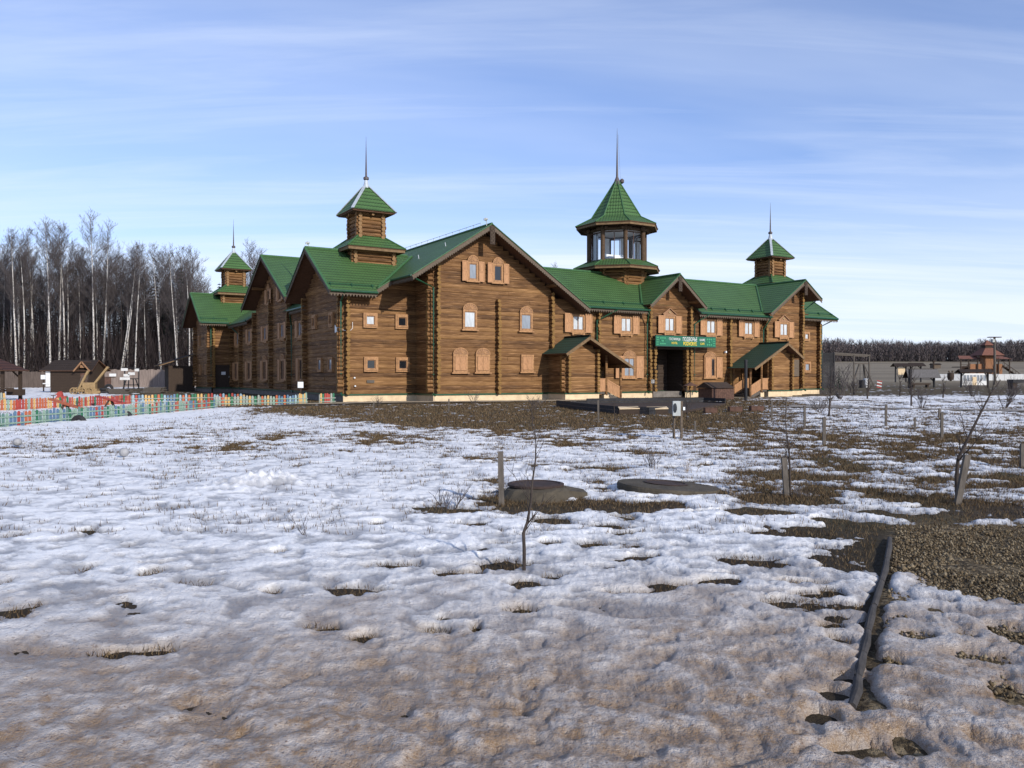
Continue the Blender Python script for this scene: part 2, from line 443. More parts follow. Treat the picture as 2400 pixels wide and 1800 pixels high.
# ridge caps, barge boards, valances, gutters, snow rails
for a, b in [((-1.3, 3.8, 10.08), (6, 3.8, 10.08)), ((8.4, -3.95, 11.33), (8.4, 12, 11.33)), ((11, 1.4, 9.65), (38.6, 1.4, 9.65)), ((24.55, -3.9, 9.2), (24.55, .8, 9.2)),
             ((38.6, -3.9, 9.63), (38.6, 1.4, 9.63)), ((40, 3.8, 10.08), (46.55, 3.8, 10.08)), ((-.15, 19.5, 11.63), (9, 19.5, 11.63)), ((-2.3, 38.8, 10.08), (8, 38.8, 10.08)),
             ((16.0, -3.4, 6.56), (11.0, 1.3, 9.64)), ((21.75, -2.85, 6.96), (24.55, .75, 9.2)), ((34.45, -2.95, 6.83), (38.6, 1.4, 9.66)), ((1.95, -.8, 7.22), (6.3, 3.75, 10.04))]:
    rc = MB(); rc.tube([a, b], .085, 8); rc.build('ridge_cap', M['cap'], hotel)
def rake(p, q, w=.26, lace=True, off=(0, -.03, 0)):
    bg = MB(); cap = MB()
    p = Vector(p) + Vector(off); q = Vector(q) + Vector(off)
    dn = Vector((0, 0, -.16)); bg.beam(p + dn, q + dn, .035, w); cap.beam(p + Vector((0, 0, .015)), q + Vector((0, 0, .015)), .16, .05)
    L = (q - p).length; k = int(L / .17)
    if lace:
        o2 = Vector(off) * .7
        for i in range(k):
            a = p.lerp(q, i / k) + Vector((0, 0, -.27)) + o2; b = p.lerp(q, (i + .85) / k) + Vector((0, 0, -.27)) + o2
            c = (a + b) / 2 + Vector((0, 0, -.10)); bg.prism([a, b, c], Vector(off).normalized() * .025)
    bg.build('bargeboard', M['barge'], hotel); cap.build('verge_trim', M['cap'], hotel)
rake((2.89, -3.9, zM(2.89)), (8.4, -3.9, 11.3)); rake((16.2, -3.9, zM(16.2)), (8.4, -3.9, 11.3))
rake((1.9, -.75, zM(1.9)), (2.89, -.75, zM(2.89)))
rake((21.75, -3.85, zS(21.75)), (24.55, -3.85, 9.17)); rake((27.3, -3.85, zS(27.3)), (24.55, -3.85, 9.17))
rake((34.45, -3.85, zG(34.45)), (38.6, -3.85, 9.6)); rake((40.7, -3.85, zG(40.7)), (38.6, -3.85, 9.6))
L_ = (-.03, 0, 0)
rake((-1.25, -1.1, zA(-1.1)), (-1.25, 3.8, 10.05), off=L_); rake((-1.25, 8.0, zA(8.0)), (-1.25, 3.8, 10.05), off=L_)
rake((-.1, 12.5, zN(12.5)), (-.1, 19.5, 11.6), off=L_); rake((-.1, 26.4, zN(26.4)), (-.1, 19.5, 11.6), off=L_)
rake((-2.25, 33.9, zB(33.9)), (-2.25, 38.8, 10.05), off=L_); rake((-2.25, 43.7, zB(43.7)), (-2.25, 38.8, 10.05), off=L_)
rake((46.5, -1.1, zA(-1.1)), (46.5, 3.8, 10.05), off=(.03, 0, 0))
def eave(p, q, nrm, guard=True, up=(0, 1)):
    va = MB(); gu = MB(); sg = MB()
    p = Vector(p); q = Vector(q); n = Vector(nrm)
    gu.tube([p + Vector((0, 0, -.05)) + n * .07, q + Vector((0, 0, -.05)) + n * .07], .075, 8)
    L = (q - p).length; k = max(2, int(L / .20))
    a0 = p - n * .06 + Vector((0, 0, -.17)); b0 = q - n * .06 + Vector((0, 0, -.17)); va.beam(a0, b0, .03, .12)
    for i in range(k):
        a = a0.lerp(b0, i / k) + Vector((0, 0, -.06)); b = a0.lerp(b0, (i + .75) / k) + Vector((0, 0, -.06)); m = (a + b) / 2 + Vector((0, 0, -.15))
        va.prism([a, b, m], n * .025)
    if guard:
        s = -n; g0 = p + s * .55 + Vector((0, 0, .36 + .10)); g1 = q + s * .55 + Vector((0, 0, .36 + .10))
        sg.tube([g0, g1], .022, 6); sg.tube([g0 - Vector((0, 0, .10)), g1 - Vector((0, 0, .10))], .02, 6)
        kk = max(2, int(L / 1.5))
        for i in range(kk + 1):
            t = (i + .12) / (kk + .25); b = p.lerp(q, t) + s * .55 + Vector((0, 0, .36))
            along = (q - p).normalized() * .03
            sg.prism([b + Vector((0, 0, .18)), b - n * -.16 + Vector((0, 0, -.10)), b + s * .16 + Vector((0, 0, .10))], along)
    va.build('eave_lace', M['barge'], hotel); gu.build('gutter', M['green'], hotel)
    if guard: sg.build('snow_guard', M['green'], hotel)
F_ = (0, -1, 0)
eave((16.1, -3.45, zW(-3.45)), (22.0, -3.45, zW(-3.45)), F_); eave((27.05, -3.45, zW(-3.45)), (35.0, -3.45, zW(-3.45)), F_)
eave((-1.25, -1.1, zA(-1.1)), (1.8, -1.1, zA(-1.1)), F_); eave((40.8, -1.1, zA(-1.1)), (46.5, -1.1, zA(-1.1)), F_)
eave((-2.25, 33.9, zB(33.9)), (.4, 33.9, zB(33.9)), F_)
LN = (-1, 0, 0)
eave((.3, 8.7, zL(.3)), (.3, 13.2, zL(.3)), LN, False); eave((.3, 26.4, zL(.3)), (.3, 34.0, zL(.3)), LN, False)
eave((2.89, -3.9, zM(2.89)), (2.89, -.8, zM(2.89)), LN, False)
# ridge safety rail of the big front gable, antennas on two gable tips
rr = MB()
for i in range(14): rr.tube([(8.4, -2.5 + i, 11.3), (8.4, -2.5 + i, 11.62)], .018, 5)
rr.tube([(8.4, -2.5, 11.6), (8.4, 10.5, 11.6)], .015, 5)
for i in range(3): rr.tube([(6.6 - i * 1.0, -1.0 + 2 * i, zM(6.6 - i) - .05), (6.55 - i * 1.0, -1.0 + 2 * i, zM(6.6 - i) + .25)], .03, 5)
rr.build('ridge_rail', M['zinc'], hotel)
for (u, v, z) in ((8.15, -3.7, 11.35), (-1.05, 3.8, 10.1)):
    mb = MB(); mb.tube([(u, v, z - .15), (u, v, z + .28)], .025, 6); mb.lathe([(.03, z + .15), (.13, z + .24), (.13, z + .31), (.05, z + .36)], 10, 0, (u - .05, v))
    mb.box(u - .2, u - .06, v - .06, v + .04, z + .18, z + .30); mb.build('antenna', M['grey_metal'], hotel)
# carved boards hanging at the gable tips
def carved_board(u, v, z, w=.34, h=1.15):
    mb = MB(); mb.box(u - w / 2, u + w / 2, v - .04, v, z - h, z)
    for i in range(4):
        zc = z - .2 - i * .25
        for s in (-1, 1):
            mb.beam((u + s * .12, v - .055, zc), (u, v - .055, zc + .11), .02, .035, 1, (0, -1, 0)); mb.beam((u + s * .12, v - .055, zc), (u, v - .055, zc - .11), .02, .035, 1, (0, -1, 0))
    mb.build('carved_board', [M['darkwood'], M['barge']], hotel)
carved_board(8.42, -3.97, 11.15, .36, 1.15); carved_board(24.55, -3.92, 9.0, .34, 1.1); carved_board(38.6, -3.92, 9.45, .34, 1.1)
# purlin ends under the big gables
for (u, z, v0) in [(8.4, 10.95, VF), (13.5, 7.75, VF), (5.2, 8.95, VF), (24.55, 8.8, VF), (26.6, 7.25, VF), (22.5, 7.25, VF), (38.6, 9.2, VF), (35.2, 7.0, VF)]:
    pu = MB(); pu.tube([(u, v0 + .2, z), (u, v0 - 1.1, z)], .13, 8, 0, 1); pu.build('purlin', [M['log'], M['log']], hotel)
for (v, z, u0) in [(3.8, 9.7, 0), (19.5, 11.2, UL), (16, 9.2, UL), (23, 9.2, UL), (38.8, 9.7, -1)]:
    pu = MB(); pu.tube([(u0 + .2, v, z), (u0 - 1.1, v, z)], .13, 8, 0, 1); pu.build('purlin', [M['log'], M['log']], hotel)

# -------- downpipes
def pipe(pts): 
    mb = MB(); mb.tube(pts, .06, 8)
    z = pts[-1][2] + 1.2
    mb.tube([Vector(pts[-1]) + Vector((0, 0, .0)), Vector(pts[-1]) + Vector((0, -.22, -.12))], .06, 8)
    while z < pts[-2][2] - .4:
        x, y, _ = pts[-1]; mb.tube([(x, y, z), (x, y, z + .05)], .078, 8); z += 1.9
    mb.build('downpipe', M['green'], hotel)
pipe([(-.35, -1.1, 6.75), (-.3, -.28, 6.25), (-.3, -.28, .55)])
pipe([(2.95, -3.8, 7.6), (4.75, -2.95, 7.15), (4.75, -2.95, .5)])
pipe([(19.1, -3.5, 6.4), (17.6, -2.9, 5.55), (17.6, -2.9, .5)]); pipe([(21.9, -3.5, 6.4), (22.2, -2.95, 5.5), (22.2, -2.95, .5)])
pipe([(28.0, -3.5, 6.4), (26.95, -2.95, 5.6), (26.95, -2.95, .5)]); pipe([(34.9, -3.5, 6.4), (34.6, -2.95, 5.4), (34.6, -2.95, .5)])
pipe([(40.6, -3.3, 8.0), (39.8, -2.75, 7.2), (39.8, -2.75, .5)]); pipe([(46.2, -1.1, 6.8), (45.4, -.25, 6.2), (45.4, -.25, .5)])
pipe([(.3, 12.9, 6.6), (.9, 14.4, 5.6), (.9, 14.4, .5)]); pipe([(-1.4, 33.95, 6.8), (-1.12, 34.7, 6.2), (-1.12, 34.7, .5)]); pipe([(.3, 33.3, 6.6), (.95, 32.0, 5.6), (.95, 32.0, .5)])

# -------- windows
_wc = {}
def window(u, v, z, face, w, h, pane='pane_grey', panes=1, sh=None, top=None, sill=True, nested=False, shh=None, halfleft=False):
    key = (w, h, panes, sh, top, sill, nested, shh, halfleft)
    if key not in _wc:
        fr = MB(); cw = .11
        def ring(w, h, c, y0, y1, m=0):
            fr.box(-w / 2, -w / 2 + c, y1, y0, -h / 2, h / 2, m); fr.box(w / 2 - c, w / 2, y1, y0, -h / 2, h / 2, m)
            fr.box(-w / 2 + c, w / 2 - c, y1, y0, h / 2 - c, h / 2, m); fr.box(-w / 2 + c, w / 2 - c, y1, y0, -h / 2, -h / 2 + c, m)
        ring(w, h, cw, 0, -.21)
        iw, ih = w - 2 * cw, h - 2 * cw
        if nested:
            ring(iw, ih, .08, 0, -.245); iw -= .16; ih -= .16; ring(iw, ih, .05, 0, -.185, 1); iw -= .1; ih -= .1
        else:
            ring(iw, ih, .055, 0, -.18, 1); iw -= .11; ih -= .11
        if panes == 2: fr.box(-.035, .035, -.18, 0, -ih / 2, ih / 2, 1)
        if sill:
            fr.box(-w / 2 - .1, w / 2 + .1, -.27, 0, -h / 2 - .09, -h / 2 - .003, 0)
            if sill == 2:
                for s in (-1, 1): fr.box(s * w * .42 - .07, s * w * .42 + .07, -.25, 0, -h / 2 - .24, -h / 2 - .09, 0)
                fr.box(-w * .4, w * .4, -.22, 0, -h / 2 - .19, -h / 2 - .09, 0)
        me = {'frame': fr.mesh('window', [M['frame'], M['carved']])}
        pn = MB(); pn.box(-iw / 2, iw / 2, -.15, -.13, -ih / 2, ih / 2); me['pane'] = (iw, ih, pn)
        def leaf(x0, x1, hh, y):
            s = MB(); s.box(x0, x1, y, y + .035, -hh / 2, hh / 2)
            a, b = min(x0, x1), max(x0, x1)
            for q in ((a, a + .06), (b - .06, b)): s.box(q[0], q[1], y - .02, y - .001, -hh / 2, hh / 2)
            for zq in (-hh / 2, -.03, hh / 2 - .07): s.box(a + .06, b - .06, y - .018, y - .001, zq, zq + .07)
            return s.mesh('shutter', M['shutter'])
        me['sh'] = []
        if sh == 'closed': me['sh'] = [leaf(-iw / 2 - .04, -.01, ih + .06, -.215), leaf(.01, iw / 2 + .04, ih + .06, -.215)]
        elif sh:
            hh = shh or h
            me['sh'] = [leaf(-w / 2 - .02 - sh, -w / 2 - .02, hh, -.25), leaf(w / 2 + .02, w / 2 + .02 + sh, hh, -.25)]
            if halfleft: me['sh'][0] = leaf(-w / 2 + .06, .12, hh, -.25)
        if top == 'arch':
            a = MB(); n = 14; hh = .40
            pts = [(w / 2 * .98 * math.cos(math.pi * i / n), -.21, h / 2 + .005 + hh * math.sin(math.pi * i / n)) for i in range(n + 1)]
            a.prism(pts, (0, .2, 0))
            for i in range(1, n, 2):
                t = math.pi * i / n
                a.beam((w * .10 * math.cos(t), -.22, h / 2 + .04 + .08 * math.sin(t)), (w * .43 * math.cos(t), -.22, h / 2 + .02 + hh * .86 * math.sin(t)), .045, .03, 1, (0, -1, 0))
            for i in range(n):
                a.beam(pts[i], pts[i + 1], .06, .05, 1, (0, -1, 0))
            me['top'] = a.mesh('carved_arch', [M['carved'], M['frame']])
        elif top == 'ped':
            a = MB(); b0 = h / 2 + .005
            a.box(-w * .56, w * .56, -.23, 0, b0, b0 + .16); 
            a.prism([(-w * .5, -.16, b0 + .165), (w * .5, -.16, b0 + .165), (0, -.16, b0 + .55)], (0, .16, 0))
            for s in (-1, 1): a.beam((s * w * .62, -.19, b0 + .17), (0, -.19, b0 + .62), .14, .06, 0, (0, 0, 1))
            a.prism([(-.16, -.20, b0 + .32), (0, -.20, b0 + .21), (.16, -.20, b0 + .32), (0, -.20, b0 + .43)], (0, .03, 0), 1)
            me['top'] = a.mesh('carved_pediment', [M['carved'], M['ochre']])
        me['pm'] = {}; _wc[key] = me
    me = _wc[key]
    if pane not in me['pm']: me['pm'][pane] = me['pane'][2].mesh('pane', M[pane])
    rz = 0 if face == 'f' else -math.pi / 2
    o = link('window', me['frame'], hotel, (u, v, z), rz)
    link('pane', me['pm'][pane], o)
    for s in me['sh']: link('shutter', s, o)
    if 'top' in me: link(me['top'].name.split('.')[0], me['top'], o)
    return o
# corner block front, small nested frames
for u, z, p in ((1.68, 5.15, 'pane_pale'), (3.86, 5.14, 'pane_dark'), (1.72, 2.36, 'pane_dark'), (3.9, 2.36, 'pane_dark')):
    window(u, 0, z, 'f', .95, .95, p, nested=True, sill=False)
window(43.4, 0, 5.2, 'f', .85, .85, 'pane_pale', nested=True, sill=False); window(43.5, 0, 2.43, 'f', .95, 1.0, 'pane_grey', nested=True, sill=False)
# big front gable
window(7.63, VF, 8.36, 'f', .78, 1.22, 'pane_grey', sh=.40, shh=1.3, top='arch'); window(9.5, VF, 8.36, 'f', .78, 1.22, 'pane_dark', sh=.40, shh=1.3, top='arch')
window(7.41, VF, 5.25, 'f', 1.02, 1.26, 'pane_pale', top='arch'); window(11.7, VF, 5.25, 'f', 1.0, 1.22, 'pane_grey', top='arch')
window(6.72, VF, 2.43, 'f', 1.05, 1.15, 'pane_dark', sh='closed', top='arch'); window(8.36, VF, 2.44, 'f', 1.05, 1.15, 'pane_dark', sh='closed', top='arch'); window(11.8, VF, 2.48, 'f', 1.0, 1.15, 'pane_dark', sh='closed')
# front wing upstairs
for u, z, tp in ((16.0, 5.32, None), (20.3, 5.34, None), (24.5, 5.5, 'ped'), (28.8, 5.46, None), (33.0, 5.46, None), (37.2, 5.5, 'ped')):
    window(u, VF, z, 'f', 1.12, 1.2, 'pane_pale', panes=2, sh=.60, shh=1.32, top=tp, sill=2)
window(20.6, VF, 2.27, 'f', 1.15, 1.55, 'pane_grey', panes=2, sh=.72, shh=1.6, top='arch'); window(28.7, VF, 2.3, 'f', 1.25, 1.6, 'pane_dark', panes=2, sh=.66, shh=1.6, top='arch', halfleft=True)
mb = MB(); mb.box(38.35, 39.1, VF - .2, VF - .14, 1.6, 3.0); mb.box(38.4, 39.05, VF - .22, VF - .2, 2.27, 2.33); mb.build('boarded_window', M['barge'], hotel)
mb = MB(); mb.box(24.0, 25.1, -.88, -.80, 1.4, 2.9); mb.build('passage_window', M['pane_dark'], hotel)
# left side
for v, z in ((17.0, 2.12), (22.5, 2.12), (28.0, 2.1), (33.2, 2.1), (11.9, 2.12)):
    window(UL, v, z, 'l', 1.25, 1.75, 'pane_dark', panes=2, sh=.55, shh=1.7, top='arch' if 16 < v < 26 else None)
for v, z in ((17.0, 5.3), (22.3, 5.3), (27.8, 5.3), (32.4, 5.2), (12.2, 5.2)):
    window(UL, v, z, 'l', 1.15, 1.25, 'pane_grey', panes=2, sh=.55, shh=1.3, sill=2)
window(UL, 21.2, 8.4, 'l', .9, 1.25, 'pane_dark', sh=.5, shh=1.2, top='arch'); window(UL, 17.6, 8.4, 'l', .9, 1.25, 'pane_dark', sh=.5, shh=1.2, top='arch')
for v, z in ((5.46, 5.3), (2.0, 5.25)): window(0, v, z, 'l', .8, .95, 'pane_dark', nested=True, sill=False)
for v, z in ((4.3, 2.37), (2.1, 2.37)): window(0, v, z, 'l', .8, .95, 'pane_grey', sill=False)
for v, z in ((40.6, 5.3), (37.0, 5.3), (40.2, 2.3), (37.2, 2.3)): window(-1, v, z, 'l', .6, 1.1, 'pane_pale', sill=False)
# rear door of the far block with a paper on it
mb = MB(); mb.box(-.55, .75, 34.95, 35.05, .46, 2.6); mb.box(-.65, -.55, 34.85, 35.1, .46, 2.7); mb.box(.75, .85, 34.85, 35.1, .46, 2.7); mb.box(-.65, .85, 34.85, 35.1, 2.6, 2.72)
door = mb.build('door', M['darkwood'], hotel); mb = MB(); mb.box(-.1, .3, 34.9, 34.94, 1.75, 2.05); mb.build('paper_notice', M['white'], door)
mb = MB(); mb.tube([(.62, 34.9, 1.45), (.62, 34.9, 1.65)], .02, 6); mb.build('handle', M['grey_metal'], door)
# floodlight, wall lamps, cable, repair patch
mb = MB(); mb.box(-.38, -.2, .25, .62, 4.35, 4.82); mb.box(-.4, -.37, .3, .57, 4.4, 4.77); mb.tube([(-.2, .45, 4.6), (.0, .45, 4.6)], .03, 6); mb.build('floodlight', M['lamp_white'], hotel)
mb = MB(); mb.tube([(-.1, -.05, 4.5), (.2, -.38, 4.38), (.45, -.3, 4.6), (.5, -.15, 5.0)], .014, 5); mb.build('cable', M['lamp_white'], hotel)
for u, z in ((.62, 1.5), (.66, .98)):
    mb = MB(); mb.lathe([(.02, z - .05), (.06, z - .03), (.06, z + .03), (.02, z + .06)], 10, 0, (u, -.17)); mb.build('wall_lamp', M['lamp_white'], hotel)
mb = MB(); mb.box(1.45, 1.95, -.15, -.1, 1.18, 1.36); mb.build('wall_patch', M['greywood'], hotel)
mb = MB(); mb.box(30.3, 30.42, VF - .3, VF - .16, 3.45, 3.6); mb.build('wall_lamp', M['lamp_white'], hotel)

# -------- towers
def tower(cu, cv, skirt_side=False):
    b1, b2 = 1.35, .82
    w = MB()
    def crib(h, z0, z1, ov=.24, r=.135):
        i = 0; z = z0
        while z < z1:
            for (ax, dz) in (('u', 0), ('v', .135)):
                for s in (-1, 1):
                    l = h + ov + rnd.uniform(-.03, .03); zz = z + dz
                    if ax == 'u': w.tube([(cu - l, cv + s * h, zz), (cu + l, cv + s * h, zz)], r, 10, 0, 1)
                    else: w.tube([(cu + s * h, cv - l, zz), (cu + s * h, cv + l, zz)], r, 10, 0, 1)
            z += LD
        w.box(cu - h, cu + h, cv - h, cv + h, z0 - .1, z1 + .1, 0)
    crib(b1, 8.6, 9.95); crib(b2, 10.9, 12.65)
    for u_ in (cu, ): w.tube([(u_, cv - b2, 12.5), (u_, cv - b2 - .45, 12.5)], .1, 8, 0, 1); w.tube([(cu - b2, cv, 12.5), (cu - b2 - .45, cv, 12.5)], .1, 8, 0, 1)
    o = w.build('corner_tower', [M['log'], M['log_pale']], hotel)
    def frustum(h0, z0, h1, z1, name):
        mb = MB(); th = .1
        c0 = [(cu - h0, cv - h0, z0), (cu + h0, cv - h0, z0), (cu + h0, cv + h0, z0), (cu - h0, cv + h0, z0)]
        c1 = [(cu - h1, cv - h1, z1), (cu + h1, cv - h1, z1), (cu + h1, cv + h1, z1), (cu - h1, cv + h1, z1)]
        for i in range(4):
            j = (i + 1) % 4; roof([c0[i], c0[j], c1[j], c1[i]], th=.08, mb=mb)
        mb.build(name, [M['roof'], M['soffit']], o)
        return c0, c1
    c0, c1 = frustum(2.05, 10.15, .8, 11.12, 'skirt_roof')
    hp = MB()
    for a, b in zip(c0, c1): hp.tube([Vector(a) + Vector((0, 0, .03)), Vector(b) + Vector((0, 0, .03))], .06, 6)
    hp.build('skirt_hip', M['cap'], o)
    fa = MB()
    for i in range(4):
        a = Vector(c0[i]); b = Vector(c0[(i + 1) % 4]); cc = Vector((cu, cv, 10.15)); a = cc + (a - cc) * .965; b = cc + (b - cc) * .965
        fa.beam(a - Vector((0, 0, .12)), b - Vector((0, 0, .12)), .05, .2)
    fa.box(cu - 1.95, cu + 1.95, cv - 1.95, cv + 1.95, 10.0, 10.04)
    fa.build('fascia', M['fascia'], o)
    c0, c1 = frustum(1.57, 12.68, .16, 14.55, 'tower_roof')
    mb = MB(); mb.box(cu - 1.48, cu + 1.48, cv - 1.48, cv + 1.48, 12.58, 12.63); mb.build('tower_soffit', M['soffit'], o)
    hp = MB()
    for a, b in zip(c0, c1): hp.beam(Vector(a) + Vector((0, 0, .03)), Vector(b) + Vector((0, 0, .03)), .2, .05)
    hp.lathe([(.24, 14.42), (.1, 15.06)], 12, 0, (cu, cv)); hp.build('hip_flashing', M['zinc'], o)
    s = MB(); s.lathe([(.10, 15.0), (.19, 15.06), (.19, 15.2), (.09, 15.26), (.07, 15.28), (.015, 17.5), (.006, 18.0)], 12, 0, (cu, cv)); s.build('spire', M['spire'], o)
tower(3.0, 3.9); tower(2.0, 38.9); tower(43.3, 3.9)

# -------- the glazed octagon lantern over the entrance
LU, LV = 23.5, 2.2
def octo(r, z): return [(LU + r * math.cos(R(22.5 + 45 * k)), LV + r * math.sin(R(22.5 + 45 * k)), z) for k in range(8)]
w = MB()
rb = 2.25
z = 7.6
while z < 10.0:
    for k in range(8):
        a = Vector(octo(rb, z + (.135 if k % 2 else 0))[k]); b = Vector(octo(rb, z + (.135 if k % 2 else 0))[(k + 1) % 8]); d = (b - a).normalized() * rnd.uniform(.14, .26)
        w.tube([a - d, b + d], .135, 8, 0, 1)
    z += LD
lant = w.build('lantern_tower', [M['log'], M['log_pale']], hotel)
def oct_roof(r0, z0, r1, z1, name, mb=None):
    own = mb is None; mb = mb or MB(); a = octo(r0, z0); b = octo(r1, z1)
    for i in range(8):
        j = (i + 1) % 8; roof([a[i], a[j], b[j], b[i]], th=.07, mb=mb)
    if own: mb.build(name, [M['roof'], M['soffit']], lant)
    return mb
oct_roof(3.58, 10.08, 2.2, 10.72, 'skirt_roof')
m_ = oct_roof(3.42, 13.42, 2.1, 14.1, 'x', MB()); oct_roof(2.1, 14.1, .16, 17.15, 'x', m_); m_.build('lantern_roof', [M['roof'], M['soffit']], lant)
for k in range(8):
    hp = MB(); hp.tube([octo(3.58, 10.1)[k], octo(2.2, 10.74)[k]], .055, 6); hp.build('skirt_hip_cap', M['cap'], lant)
    hp = MB(); hp.tube([octo(3.42, 13.44)[k], octo(2.1, 14.12)[k], octo(.16, 17.17)[k]], .055, 6); hp.build('hip_cap', M['cap'], lant)
fa = MB()
for (r, z) in ((3.46, 9.96), (3.30, 13.30)):
    for k in range(8): fa.beam(octo(r, z)[k], octo(r, z)[(k + 1) % 8], .06, .22)
fa.build('fascia', M['fascia'], lant)
so = MB(); so.prism(octo(3.4, 9.93), (0, 0, .03)); so.prism(octo(3.25, 13.27), (0, 0, .03)); so.prism(octo(2.2, 10.6), (0, 0, .05)); so.build('lantern_soffit', M['soffit'], lant)
cl = MB()
for p in octo(2.3, 0): cl.tube([(p[0], p[1], 10.5), (p[0], p[1], 13.3)], .17, 12)
for k in range(8):
    a = Vector(octo(2.3, 13.05)[k]); b = Vector(octo(2.3, 13.05)[(k + 1) % 8]); d = (b - a).normalized() * .45
    cl.tube([a - d, b + d], .14, 8)
cl.build('column', M['dark_col'], lant)
gl_ = MB(); mu = MB()
for k in range(8):
    a = Vector(octo(2.18, 10.66)[k]); b = Vector(octo(2.18, 10.66)[(k + 1) % 8]); up = Vector((0, 0, 2.2))
    a2 = a.lerp(b, .05); b2 = a.lerp(b, .95)
    gl_.face([gl_.add([a2, b2, b2 + up, a2 + up]) + i for i in range(4)])
    m2 = a.lerp(b, .5)
    for q in (a2, m2, b2): mu.tube([q, q + up], .03, 6)
    for zz in (.04, 2.17): mu.beam(a2 + Vector((0, 0, zz)), b2 + Vector((0, 0, zz)), .06, .08)
gl_.build('glazing', M['tower_glass'], lant); mu.build('glazing_bar', M['rust'], lant)
# pale piers and ceiling added inside the lantern to lighten its panes; a seat
cu_ = MB()
for k in (0, 1, 2, 3):
    a = Vector(octo(1.98, 10.7)[k]); b = Vector(octo(1.98, 10.7)[(k + 1) % 8]); d = (b - a)
    p = a + d * .08; q = a + d * .42
    cu_.beam((p + q) / 2 + Vector((0, 0, .0)), (p + q) / 2 + Vector((0, 0, 2.2)), .60, .03, 0, (d.y, -d.x, 0))
cu_.prism(octo(2.0, 13.0), (0, 0, .04)); cu_.build('pale_lining', M['lamp_white'], lant)
mb = MB(); mb.box(LU - 1.4, LU + 1.0, LV - .8, LV + .2, 10.65, 11.0); mb.box(LU - 1.4, LU + 1.0, LV + .1, LV + .3, 11.0, 11.3); mb.build('sofa', M['lamp_white'], lant)
s = MB(); s.lathe([(.34, 16.8), (.22, 17.2), (.10, 17.5), (.09, 17.6), (.018, 20.9), (.006, 21.4)], 12, 0, (LU, LV))
s.tube([(LU + .35, LV, 17.2), (LU + .1, LV, 20.9)], .008, 4); s.lathe([(.05, 17.0), (.17, 17.1), (.17, 17.3), (.06, 17.4)], 10, 0, (LU + .42, LV - .1)); s.build('spire', M['spire'], lant)

